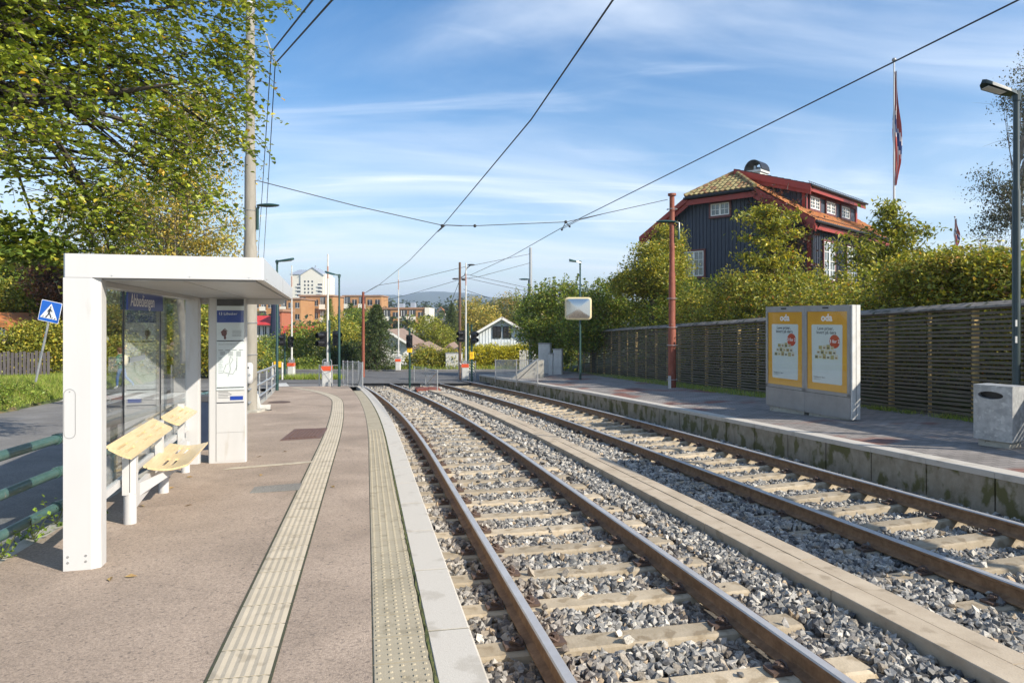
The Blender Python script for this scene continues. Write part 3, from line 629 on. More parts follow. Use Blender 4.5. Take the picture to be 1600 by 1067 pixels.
mb=MB(); a=BL(.10,1.36,0); mb.poly([(.0,a[1],.14),(.0,a[1],.33),(.0,2.42,.36),(.0,2.46,.26),(.0,1.6,.25)],(.035,0,0)); mb.poly([(.0,a[1]+.02,.33),(.31,1.0,.355),(.31,1.02,.335),(.0,a[1]+.02,.20)],(0,.02,0)); mb.build('frame',M['white'],bn)
def board(y0,y1,xb,xf,z_b,z_f,slots,curve=.02,rows=10,name='lean_rest'):
    # slotted bent plywood: grid with holes
    ny=int((y1-y0)/.02); nx=rows; vs=[];fs=[]
    def pt(i,j,dz=0):
        u=i/nx; x=xb+(xf-xb)*u; z=z_b+(z_f-z_b)*u-curve*math.sin(math.pi*u)*(1 if name=='lean_rest' else 1); q=BL(x,y0+(y1-y0)*j/ny,z); return (q[0],q[1],q[2]+dz)
    mb=MB()
    hole=lambda i,j: any((i==r) and (a<= y0+(y1-y0)*(j+.5)/ny <=b) for r,a,b in slots)
    for j in range(ny):
        for i in range(nx):
            if hole(i,j): continue
            cor=(i in (0,nx-1)) and (j in (0,ny-1))
            if cor: continue
            a,b,c,d=pt(i,j),pt(i+1,j),pt(i+1,j+1),pt(i,j+1); t=-.020
            mb.add([a,b,c,d]+[(p[0],p[1],p[2]+t) for p in (a,b,c,d)],[(0,1,2,3),(7,6,5,4),(0,4,5,1),(1,5,6,2),(2,6,7,3),(3,7,4,0)])
    o=mb.build(name,M['wood'],bn); return o
def slotset(c,L=.2,rows=(3,6)):
    return [(r,k-L/2,k+L/2) for k in c for r in rows]
board(.78,2.40,.05,.23,.53,.43,slotset((1.02,1.62,2.12),.30),.006)
board(2.72,3.85,.05,.23,.50,.41,slotset((3.0,3.5),.28),.006)
board(1.82,3.08,.08,.47,.155,.15,slotset((2.15,2.75),.34,(3,5)),.035,name='seat')
# ================================================================ TIMETABLE TOTEM
TB=gr(325.5,724,0); 
tt=thing('timetable_totem','white upright timetable panel with blue line header behind the shelter roof edge','information panel',tuple(TB),SA)
Wd=.47; Ht=1.83-TB.z
mb=MB(); mb.bbox(0,Wd,0,.14,-.02,Ht,.012); mb.box(.10,Wd-.02,-.004,0,.02,.95); mb.box(.095,.10,-.005,.001,.02,Ht-.02,1); mb.box(.10,Wd-.02,-.006,-.003,.40,.403,1); mb.box(.10,Wd-.02,-.006,-.003,.95,.955,1); mb.cyl(.28,-.004,.91,.915,.008,8,1)
mb.build('cabinet',[M['white'],M['greymetal']],tt)
mb=MB(); mb.box(.10,Wd-.025,-.006,-.001,.965,Ht-.02); pn=mb.build('display',M['paperwhite'],tt)
x0,x1=.105,Wd-.03
mb=MB(); mb.box(x0,x1,-.009,-.0065,Ht-.33,Ht-.17); hd=mb.build('line_header',M['signblue'],pn)
Mx=lambda x,z,y=-.0095: frame((x,y,z),(1,0,0),(0,0,1),(0,-1,0))
textmesh('13 Lilleaker',.05,Mx(x0+.02,Ht-.215,-.010),M['lettering_white'],hd,align='LEFT')
mb=MB(); mb.box(x0,x1,-.009,-.0065,Ht-.11,Ht-.02); mb.build('top_strip',M['dark'],pn)
mb=MB()
for z in (Ht-.58,Ht-1.20,Ht-1.40): mb.box(x0,x1,-.0085,-.0063,z,z+.012)
for i in range(4): mb.box(x0+.02+.085*i,x0+.075+.085*i,-.0085,-.0065,Ht-.70,Ht-.695)
for i in range(3):
    for j in range(4+i): mb.box(x0+.04+.1*i,x0+.04+.1*i+.06,-.0085,-.0065,Ht-.72-.012*j,Ht-.717-.012*j)
for i in range(9): mb.box(x0+.02,x0+.02+.04+.01*(i%3),-.0085,-.0065,Ht-.80-.025*i,Ht-.797-.025*i)
for i in range(5): mb.box(x0+.02,x0+.14+.02*(i%3),-.0085,-.0065,Ht-1.25-.02*i,Ht-1.247-.02*i)
for i in range(5): mb.box(x0+.19,x1-.03,-.0085,-.0065,Ht-.44-.018*i,Ht-.437-.018*i)
P=[(.12,.0),(.16,.06),(.15,.10),(.20,.14),(.16,.17),(.14,.11),(.09,.10),(.05,.04),(.10,.03),(.2,.02),(.26,.08),(.26,.16),(.255,.05)]
mb.tube([(x0+.04+a*.8,-.0075,Ht-1.05+b*1.6) for a,b in P],.0018,4)
mb.tube([(x0+.02,-.0075,Ht-.62),(x0+.22,-.0075,Ht-.62),(x0+.26,-.0075,Ht-.60)],.0015,4)
mb.build('timetable_print',M['lettering_dark'],pn)
mb=MB(); mb.ball((x0+.09,-.0085,Ht-.47),(.035,.0015,.045)); mb.ball((x0+.10,-.0085,Ht-.53),(.015,.0015,.025)); mb.tube([(x0+.05,-.0085,Ht-.46),(x0+.10,-.0085,Ht-.41),(x0+.13,-.0085,Ht-.45)],.005,5); mb.build('print_emblem',M['casing'],pn)
mb=MB(); mb.box(x1-.17,x1-.01,-.009,-.0065,Ht-1.36,Ht-1.31); mb.build('blue_bar',M['signblue'],pn)
mb=MB(); mb.box(.10,Wd-.025,-.022,-.018,.965,Ht-.02); mb.build('cover_glass',M['glassad'],tt)
# dark bin between shelter and totem
b=gr(318,703,0); t=thing('litter_bin','narrow dark blue litter bin squeezed between shelter post and timetable panel','bin',tuple(b),SA)
mb=MB(); mb.bbox(-.12,.12,0,.3,0,.72,.03); mb.build('body',mat('bin_blue',(.02,.03,.06),.4,(.03,.045,.08),6),t); mb=MB(); mb.bbox(-.13,.13,-.01,.31,.72,.80,.03); mb.build('lid',M['dark'],t)
# ================================================================ RAILINGS
def railing(label,Y0,Y1,off,hs,r,posts,m,pm,name='railing',joints=()):
    p0=T(Y0,off,0); t=thing(name,label,'railing',tuple(p0))
    for h in hs:
        mb=MB(); pts=[T(y,off,h) for y in ysteps(Y0,Y1,1.0)]; mb.tube(pts,r,12)
        for j in joints: mb.tube([T(j-.03,off,h),T(j+.03,off,h)],r*1.22,12)
        mb.build('rail',m,t,smooth=True,world=True)
    for y in posts:
        mb=MB(); mb.tube([T(y,off-.02,-.05),T(y,off-.02,hs[0]+r*.3)],r*.9,10); mb.build('post',pm,t,smooth=True,world=True)
    return t
railing('green tubular railing with three rails along the kerb behind the shelter',1.4,15.9,-4.50,(.74,.45,.15),.040,(1.5,3.35,8.3,11.0,13.6,15.8),M['tealrail'],M['tealrail'],joints=(4.75,6.9,9.7,12.3))
railing('grey tubular railing with three rails running from the concrete pole to the crossing',16.9,25.6,-4.42,(.88,.55,.24),.03,(17.2,19.1,21.2,23.3,25.5),M['steel'],M['steel'],'railing')
# ================================================================ CONCRETE MAST with lamp, box
pb=gr(391,643,0); pm_=thing('concrete_mast','tall round concrete catenary mast behind the timetable panel','mast',tuple(pb))
def L(v): return tuple(Vector(v)-pb)
ztop=CZ+(498-8)/F*pb.y
mb=MB(); mb.tube([(0,0,-.1),(0,0,3.9),(0,0,3.95),(0,0,6.0),(0,0,6.05),(0,0,ztop-pb.z)],[.155,.15,.135,.125,.105,.10],20); mb.build('shaft',M['polecon'],pm_,smooth=True)
mb=MB(); mb.cyl(0,0,ztop-pb.z,ztop-pb.z+.05,.11,16); mb.build('cap',M['whiteold'],pm_)
mb=MB(); mb.bbox(-.35,.3,-.25,.35,-.05,.05,.05); mb.build('footing',M['concrete'],pm_)
zl=CZ+(498-323)/F*pb.y-pb.z
mb=MB(); mb.tube([(.17,0,zl-.55),(.17,0,zl-.05),(.20,0,zl)],.035,8); mb.tube([(-.14,0,zl-.5),(.17,0,zl-.5)],.012,5); mb.build('lamp_bracket',M['darkgreen'],pm_,smooth=True)
mb=MB(); mb.ball((.42,0,zl+.03),(.28,.10,.045),0,14,8); mb.build('lamp_head',M['darkgreen'],pm_,smooth=True)
mb=MB()
for z,w in ((2.1,.16),(4.75,.13),(1.35,.16)): mb.tube([(w*math.cos(a),w*math.sin(a),z) for a in [i*math.pi/8 for i in range(17)]],.012,5)
a=at(413,pb.y,48)-pb; b=at(424,pb.y,82)-pb; c=at(430,pb.y-.1,100)-pb
mb.tube([(0,0,a.z+.05),a,b,c],.018,6); mb.ball(b,.06); mb.ball(c,.06); mb.tube([(0,0,zl+.62),(.2,-.05,zl+.6)],.015,5); mb.build('bracket',M['steel'],pm_,smooth=True)
bx=at(389.5,pb.y-.24,583); t=thing('white_box','rounded white box strapped to the concrete mast at waist height','box',tuple(bx))
mb=MB(); mb.tube([(0,0,-.25),(0,0,-.235),(0,0,-.19),(0,0,.19),(0,0,.235),(0,0,.25)],[.02,.06,.085,.085,.06,.02],16); mb.build('housing',M['white'],t,smooth=True)
mb=MB(); mb.box(-.05,.03,-.088,-.083,.12,.15); mb.build('slot',M['dark'],t)
b=gr(404,641,0); t=thing('leaning_board','broken white board leaning at the foot of the concrete mast','board',tuple(b))
mb=MB(); mb.poly([(-.12,0,.42),(-.02,0,.40),(.10,-.1,.02),(0,-.1,0)],(0,.03,.0)); mb.poly([(.02,-.1,0),(.30,-.08,0),(.30,-.04,.14),(.02,-.05,.14)],(0,.02,0)); mb.build('board',M['whiteold'],t)
mb=MB(); mb.tube([(.1,-.15,.02),(.2,-.18,.05),(.28,-.1,.02),(.36,-.14,.03)],.012,5); mb.build('cable_end',M['dark'],t)
# drain grate, manhole
g0=gr(437,688,.006); g1=gr(501,684,.006); g2=gr(513,668,.006); g3=gr(460,670,.006); c=(g0+g2)/2
t=thing('drain_grate','rusty brown rectangular cast grating set into the platform beside the guide strip','grate',tuple(c))
mb=MB(); mb.poly([g0-c,g1-c,g2-c,g3-c],(0,0,-.004)); 
for i in range(9):
    u=.12+.09*i; a=(g0.lerp(g1,u)).lerp(g3.lerp(g2,u),.1)-c; b=(g0.lerp(g1,u)).lerp(g3.lerp(g2,u),.9)-c; d=Vector((.022,0,0)); mb.poly([a-d,a+d,b+d,b-d],(0,0,.009))
mb.build('grating',mat('cast_iron',(.10,.055,.04),.7,(.16,.09,.065),12),t)
c=gr(436,628.5,.005); t=thing('manhole_cover','small dark oval looking manhole cover on the platform beyond the grating','manhole cover',tuple(c))
mb=MB(); mb.cyl(0,0,-.003,.004,.30,24); mb.cyl(0,0,.004,.008,.24,24); mb.build('cover',M['clip'],t)
# ================================================================ STREET LAMPS
def lamp(px,py,ptop,label,side=-1,h=0,hw=.35,r=.045,m='darkgreen',group='green street lamps',headpitch=.1):
    b=gr(px,py,h); t=thing('street_lamp',label,'street lamp',tuple(b),0,group); H=CZ+(498-ptop)/F*b.y-b.z
    mb=MB(); mb.tube([(0,0,-.1),(0,0,.6),(0,0,.65),(0,0,H*.72),(0,0,H*.73),(0,0,H)],[r*1.25,r*1.25,r,r,r*.78,r*.75],12); mb.build('pole',M[m],t,smooth=True)
    mb=MB(); P=[(-.06,-.03,-.055),(.15,-.11,-.03),(.45,-.13,.0),(hw*1.9,-.07,.035),(hw*2,0,.045),(hw*1.9,.07,.035),(.45,.13,0),(.15,.11,-.03),(-.06,.03,-.055)]
    P=[(side*p[0],p[1],H+.03+p[2]*1.0+headpitch*abs(p[0])) for p in P]; P2=[(p[0]*.96,p[1]*.8,p[2]+.055) for p in P]
    n=len(P); mb.add(P+P2,[tuple(range(n))[::-1],tuple(range(n,2*n))]+[(i,(i+1)%n,n+(i+1)%n,n+i) for i in range(n)]); mb.tube([(0,0,H-.08),(0,0,H+.06)],r*1.05,10)
    mb.build('lamp_head',M[m],t,smooth=False)
    mb=MB(); mb.poly([(side*.2,-.07,H+.0+headpitch*.2),(side*.48,-.08,H+.022+headpitch*.48),(side*.48,.08,H+.022+headpitch*.48),(side*.2,.07,H+.0+headpitch*.2)],(0,0,-.006)); mb.build('led_lens',M['whiteold'],t)
    return t,b,H
lamp(433,610,409,'dark green street lamp right of the concrete mast, head pointing right',1,headpitch=.02,hw=.30)
lamp(530,604,431,'dark green street lamp beside the mesh fence, head pointing left over the barrier',-1,headpitch=.12,hw=.28)
_,lb,LH=lamp(906.5,594,410,'dark green street lamp carrying the big traffic mirror near the slatted fence',-1,.10,headpitch=.04,hw=.24)
# right foreground lamp, behind the bin
t,b,H=lamp(1588,684,150,'tall green street lamp rising behind the grey litter bin at the right edge',-1,.15,hw=.27,r=.056,headpitch=.22,m='lampblack')
mb=MB(); mb.box(-.056,-.03,-.062,-.05,1.70,1.80); mb.build('sticker',M['whiteold'],t); mb=MB(); mb.box(-.058,-.03,-.062,-.05,1.45,1.55); mb.build('sticker',M['whiteold'],t)
# mirror
c=at(903.5,lb.y-.12,482); t=thing('traffic_mirror','rounded rectangular convex traffic mirror with cream frame on the lamp post','mirror',tuple(c),math.radians(-8))
def rr(w,h,r,n=6):
    P=[]
    for cx_,cz_,a0 in ((w-r,h-r,0),(-w+r,h-r,90),(-w+r,-h+r,180),(w-r,-h+r,270)):
        for i in range(n+1): a=math.radians(a0+90*i/n); P.append((cx_+r*math.cos(a),cz_+r*math.sin(a)))
    return P
P=rr(.565,.475,.14); Q=rr(.50,.41,.10); n=len(P)
mb=MB(); vs=[(p[0],-.02,p[1]) for p in P]+[(q[0],-.05,q[1]) for q in Q]+[(p[0],.05,p[1]) for p in P]
mb.add(vs,[(i,(i+1)%n,n+(i+1)%n,n+i) for i in range(n)]+[((i+1)%n,i,2*n+i,2*n+(i+1)%n) for i in range(n)]+[tuple(range(2*n,3*n))]); mb.build('mirror_frame',mat('mirror_frame_cream',(.72,.62,.36),.5,(.6,.5,.3),5),t,smooth=True)
mb=MB(); vs=[(0,-.085,0)]
for k in (.35,.7,1):
    vs += [(q[0]*k,-.085+.04*k*k,q[1]*k) for q in Q]
fs=[(0,1+(i+1)%n,1+i) for i in range(n)]
for r_ in range(2): fs += [(1+r_*n+i,1+r_*n+(i+1)%n,1+(r_+1)*n+(i+1)%n,1+(r_+1)*n+i) for i in range(n)]
mm,_,bb=newmat('mirror_surface'); bb.inputs['Metallic'].default_value=1; bb.inputs['Base Color'].default_value=(.5,.5,.49,1); bb.inputs['Roughness'].default_value=.18
mb.add(vs,fs); mb.build('mirror_face',mm,t,smooth=True)
mb=MB(); mb.tube([(0,.05,.1),(0,.12,.1)],.03,8); mb.tube([(0,.05,-.1),(0,.12,-.1)],.03,8); mb.build('clamp',M['steel'],t)
# ================================================================ RUSTY AND OTHER MASTS
b=gr(1050,609,.08); t=thing('steel_mast','rusty red steel mast in front of the slatted fence, with a flat green lamp','mast',tuple(b)); H=CZ+(498-306)/F*b.y-b.z
mb=MB(); mb.tube([(0,0,-.1),(0,0,2.0),(0,0,2.05),(0,0,H*.6),(0,0,H*.61),(0,0,H)],[.135,.13,.115,.11,.09,.085],14); mb.tube([(0,0,H),(0,0,H+.07)],.14,14); mb.build('shaft',M['rust'],t,smooth=True)
mb=MB()
for z in (.35,1.5,2.1,H*.47,H*.93): mb.tube([(.17*math.cos(a),.17*math.sin(a),z) for a in [i*math.pi/8 for i in range(17)]],.012,5)
mb.build('strap',M['steel'],t)
mb=MB(); mb.box(-.17,-.08,-.21,-.17,.0,.48); mb.build('cable_guard',M['whiteold'],t)
zl=CZ+(498-347)/F*b.y-b.z
mb=MB(); mb.ball((-.22,-.1,zl),(.34,.12,.05),0,14,8); mb.tube([(.2,-.12,zl-.6),(.2,-.12,zl-.05),(.0,-.1,zl)],.04,8); mb.tube([(0,0,zl-.5),(.2,-.12,zl-.5)],.02,6); mb.build('lamp',M['darkgreen'],t,smooth=True)
M['bark2']=mat('dark_brown_wood',(.09,.05,.035),.8,(.15,.09,.06),6,stretch=(3,3,.4))
def mast(name,label,px,py,ptop,h,r,m,extra=None,Y=None,cat='mast'):
    b=gr(px,py,h) if Y is None else at(px,Y,py); t=thing(name,label,cat,tuple(b)); H=CZ+(498-ptop)/F*b.y-b.z
    mb=MB(); mb.tube([(0,0,-.2),(0,0,H*.5),(0,0,H)],[r,r*.9,r*.75],12); mb.build('shaft',M[m],t,smooth=True)
    return t,b,H
t,b1,H1=mast('steel_mast','thin rusty red mast standing in front of the dark spruce, left of the tracks',567.5,588,456,-.25,.10,'rust')
t,b2,H2_=mast('wooden_mast','slim dark brown mast with a curved lamp arm beside the middle crossing barrier',718.5,592,410,-.25,.085,'bark2')
mb=MB(); z=CZ+(498-435)/F*b2.y-b2.z; mb.tube([(0,0,z),(.25,0,z+.15),(.38,0,z+.55),(.6,0,z+.72)],.025,6); mb.ball((.62,0,z+.74),(.22,.1,.05)); mb.build('lamp_arm',M['dark'],t,smooth=True)
mb=MB(); mb.ball((-.25,0,z-.03),(.18,.08,.05)); mb.ball((.22,0,z-.06),(.14,.08,.07)); mb.tube([(-.3,0,z),(.3,0,z)],.02,5); mb.build('insulator_arm',M['dark'],t)
t,b3,H3=mast('tall_mast','very tall slim grey mast with a street lamp arm right of the yellow hedge',829,581,387,-.2,.13,'steel')
mb=MB(); z=CZ+(498-456)/F*b3.y-b3.z; mb.tube([(0,0,z-.5),(-.12,0,z-.4),(-.12,0,z+.8)],.05,8); mb.ball((-.42,0,z+.85),(.38,.13,.06)); mb.build('lamp_arm',M['darkgreen'],t,smooth=True)
# concrete wedge at its foot
b=gr(826,597,-.1); t=thing('concrete_wedge','sloping concrete block at the end of the right platform behind the mesh fence','concrete block',tuple(b))
mb=MB(); mb.poly([(-1.0,0,0),(.7,0,0),(.7,0,1.0),(.35,0,1.0)],(0,.9,0)); mb.build('block',M['concrete'],t)
# cabinets
def cab(px0,px1,ptop,pbot,label,h=.0,d=.4,rz=-.25):
    b=gr(px0,pbot,h); w=(px1-px0)/F*b.y; H=(pbot-ptop)/F*b.y; t=thing('utility_cabinet',label,'cabinet',tuple(b),rz,'utility cabinets')
    mb=MB(); mb.bbox(0,w,0,d,0,H-.05,.02); mb.build('body',M['whiteold'],t); mb=MB(); mb.bbox(-.03,w+.03,-.03,d+.03,H-.05,H,.03); mb.build('roof',M['greymetal'],t)
    mb=MB(); mb.box(.04,w-.04,-.012,0,.08,H-.12); mb.box(w*.8,w*.85,-.03,-.012,H*.5,H*.56); mb.build('door',M['whiteold'],t)
cab(841,860,536,588,'tallest pale utility cabinet beside the tall mast')
cab(857,864,552,590,'narrow pale utility box between the two larger cabinets',d=.25)
cab(864,878,545,590,'pale speckled utility cabinet nearest the lamp post with the mirror')
b=gr(710,578,-.25); 
cab(696,722,551,578,'pale double transformer cabinet in front of the green hedge across the crossing',-.3,.6,0)
# ================================================================ LEVEL CROSSING
def barrier(px,py,ptop,label,h=-.2,w=.36,tilt=0,Y=None):
    b=gr(px,py,h); t=thing('crossing_barrier',label,'crossing barrier',tuple(b),0,'raised level crossing barriers'); H=(CZ+(498-ptop)/F*b.y)-b.z; s=w/2
    mb=MB(); mb.bbox(-s,s,-.15,.2,0,.62,.03); mb.build('machine_housing',M['whiteold'],t)
    mb=MB(); mb.box(-s-.01,s+.01,-.16,.15,.62,.80); mb.build('red_panel',M['orangered'],t)
    mb=MB(); mb.tube([(-s,0,.55),(-s,0,1.0),(-s+.05,0,1.06),(s-.05,0,1.06),(s,0,1.0),(s,0,.55)],.02,6); mb.box(-s*.6,s*.6,-.1,.12,.80,.98); mb.build('lift_frame',M['steel'],t)
    n=9; D=Vector((math.sin(tilt),0,math.cos(tilt))); mb=MB()
    for i in range(n):
        a=Vector((.03,.0,.85))+D*((H-.85)*i/n); c=Vector((.03,0,.85))+D*((H-.85)*(i+1)/n); mb.tube([a,c],.055-.003*i,8,m=i%2 if i>n-3 else 0)
    mb.build('boom',[M['whiteold'],mat('boom_stripe',(.42,.25,.20),.5)],t,smooth=True)
    return t
barrier(455,589,415,'crossing barrier furthest left, boom raised, behind the first green lamp')
barrier(511,603,397,'nearest raised crossing barrier, at the end of the left platform',-.05)
barrier(622,578,422,'farthest raised crossing barrier, in front of the white gabled house left of centre')
barrier(727,592,411,'raised crossing barrier close to the slim brown mast, left of the yellow hedge')
barrier(155,590,465,'raised crossing barrier seen through the shelter glass, boom leaning right',-.1,.4,.05)
def heads(mb,c,fx,fz=.30,d=(0,-1,0),mback=0):
    # pair of stacked lights with hoods facing the camera side
    d=Vector(d).normalized(); s=Vector((d.y,-d.x,0)) if abs(d.z)<.5 else Vector((1,0,0))
    for k in (0,1):
        p=Vector(c)+Vector((0,0,-fz*k)); mb.tube([p,p+d*.14],.10,12,0); mb.tube([p+d*.13,p+d*.30],[.105,.11],12,0,caps=False)
    mb.box(c[0]-.14,c[0]+.14,c[1]+.0,c[1]+.10,c[2]-fz-.15,c[2]+.15,0)
def signal(px,py,ptop,head_dirs,label,h=-.2,yellow=False,zc=None,name='traffic_signal'):
    b=gr(px,py,h); t=thing(name,label,'traffic signal',tuple(b),0,'crossing signals'); H=CZ+(498-ptop)/F*b.y-b.z
    mb=MB(); mb.cyl(0,0,-.1,H,.05,10); mb.build('post',M['darkgreen'],t,smooth=True)
    for (dx,dy,dz,dr) in head_dirs:
        mb=MB(); heads(mb,(dx,dy,H+dz),0,d=dr); hd=mb.build('signal_head',M['black'],t,smooth=True)
        mb=MB(); p=Vector((dx,dy,H+dz))+Vector(dr)*.135; mb.ball(p,(.085,.02,.085)); q=p-Vector((0,0,.3)); mb.ball(q,(.085,.02,.085)); mb.build('lens',M['dark'],hd,smooth=True)
    if yellow:
        mb=MB(); z=CZ+(498-675/1067*0-545)/F*b.y-b.z; mb.bbox(-.12,.12,-.08,.0,yellow-.16,yellow+.2,.03); yy=mb.build('request_box',M['yellow'],t)
        mb=MB(); mb.tube([(-.05,-.083,yellow+.05),(.0,-.083,yellow+.1),(.05,-.083,yellow+.06),(.0,-.083,yellow-.02)],.008,5); mb.build('symbol',M['lettering_dark'],yy)
    return t
signal(514.5,603,500,[(-.22,-.1,-.62,(-.6,-.8,0)),(.28,-.05,-.58,(.7,-.7,0))],'black signal heads facing both ways on the green post at the nearest barrier',-.05)
signal(445,590,520,[(-.1,-.1,-.25,(-.5,-.8,0)),(.3,0,-.35,(.5,-.8,0))],'black signal heads on the post between the first lamp and the left barrier')
signal(640,602,513,[(0,-.12,-.45,(0,-1,0))],'single black signal over a yellow request box on a green post between the tracks',-.28,1.7)
signal(731,592,505,[(-.3,-.1,-.55,(-.7,-.7,0))],'left one of two green signal posts beside the barrier by the yellow hedge',-.2)
signal(737,594,507,[(.12,-.1,-.5,(.6,-.8,0))],'right one of two green signal posts by the yellow hedge, with a yellow box',-.2,1.25)
# small yellow and white sign post left
b=gr(441,590,-.1); t=thing('request_post','short white post with a yellow box between the first lamp and left barrier','post',tuple(b)); mb=MB(); mb.cyl(0,0,-.1,.8,.05,8); mb.cyl(-.5,0,-.1,.8,.04,8); mb.build('post',M['whiteold'],t); mb=MB(); mb.box(-.42,-.05,-.06,.02,.55,.85); mb.build('yellow_box',M['yellow'],t)
# mesh fences with posts
def meshfence(pts,label,H,name='mesh_fence',brace=True,step=.09,mesh=True):
    pts=[Vector(p) for p in pts]; t=thing(name,label,'mesh fence',tuple(pts[0]))
    for p in pts:
        mb=MB(); mb.tube([p-Vector((0,0,.1)),p+Vector((0,0,H))],.026,8); mb.build('post',M['steel'],t,smooth=True,world=True)
    mb=MB()
    for a,b in zip(pts[:-1],pts[1:]):
        n=int((b-a).length/step)+1; up=Vector((0,0,H-.04))
        mb.tube([a+up,b+up],.012,5); mb.tube([a+Vector((0,0,.06)),b+Vector((0,0,.06))],.008,5)
        if mesh:
            k=int(H/step)
            for i in range(-k,n+1):
                s=max(0,i); e=min(n,i+k)
                if e<=s: continue
                f=lambda q,rev: a.lerp(b,q/n)+Vector((0,0,(.05+(H-.1)*((q-i)/k)) if not rev else (H-.05-(H-.1)*((q-i)/k))))
                mb.tube([f(s,0),f(e,0)],.0035,3,caps=False); mb.tube([f(s,1),f(e,1)],.0035,3,caps=False)
    mb.build('wire_mesh',M['steel'],t,world=True)
    if brace:
        mb=MB(); a,b=pts[0],pts[1]; mb.tube([a+Vector((0,0,H*.9)),b+Vector((0,0,.1))],.02,6); mb.build('brace',M['steel'],t,world=True)
    return t
meshfence([gr(566.5,608,0),gr(560,604,0),gr(551,603,0),gr(543,602,0),gr(536,601.5,0)],'grey wire mesh fence closing the far end of the left platform',.98)
meshfence([gr(499,603.5,-.02),gr(518,603,-.02),gr(530,602.5,-.02)],'low grey pipe guard around the nearest barrier machine',.85,mesh=False)
meshfence([gr(683.5,612,-.42),gr(665,604.5,-.42),gr(647,600.5,-.42)],'sagging wire fence of three posts between the two tracks near the crossing',.95,step=.2)
meshfence([gr(840,600.5,.02),gr(807,599,-.02),gr(774,594,-.1)],'wire mesh fence closing the far end of the right platform',1.02)
meshfence([gr(717,593,-.25),gr(743,593,-.25)],'small wire guard fence in front of the barrier by the yellow hedge',1.0,step=.15)
b=gr(670,611,-.42); t=thing('cable_pit_cover','rusty brown flat pit cover lying between the tracks by the wire fence','cover',tuple(b),.2)
mb=MB(); mb.bbox(-.55,.5,-.25,.9,0,.09,.02); mb.box(-.5,-.02,-.2,.85,.09,.10); mb.box(.02,.45,-.2,.85,.09,.10); mb.build('lid',M['rust'],t)
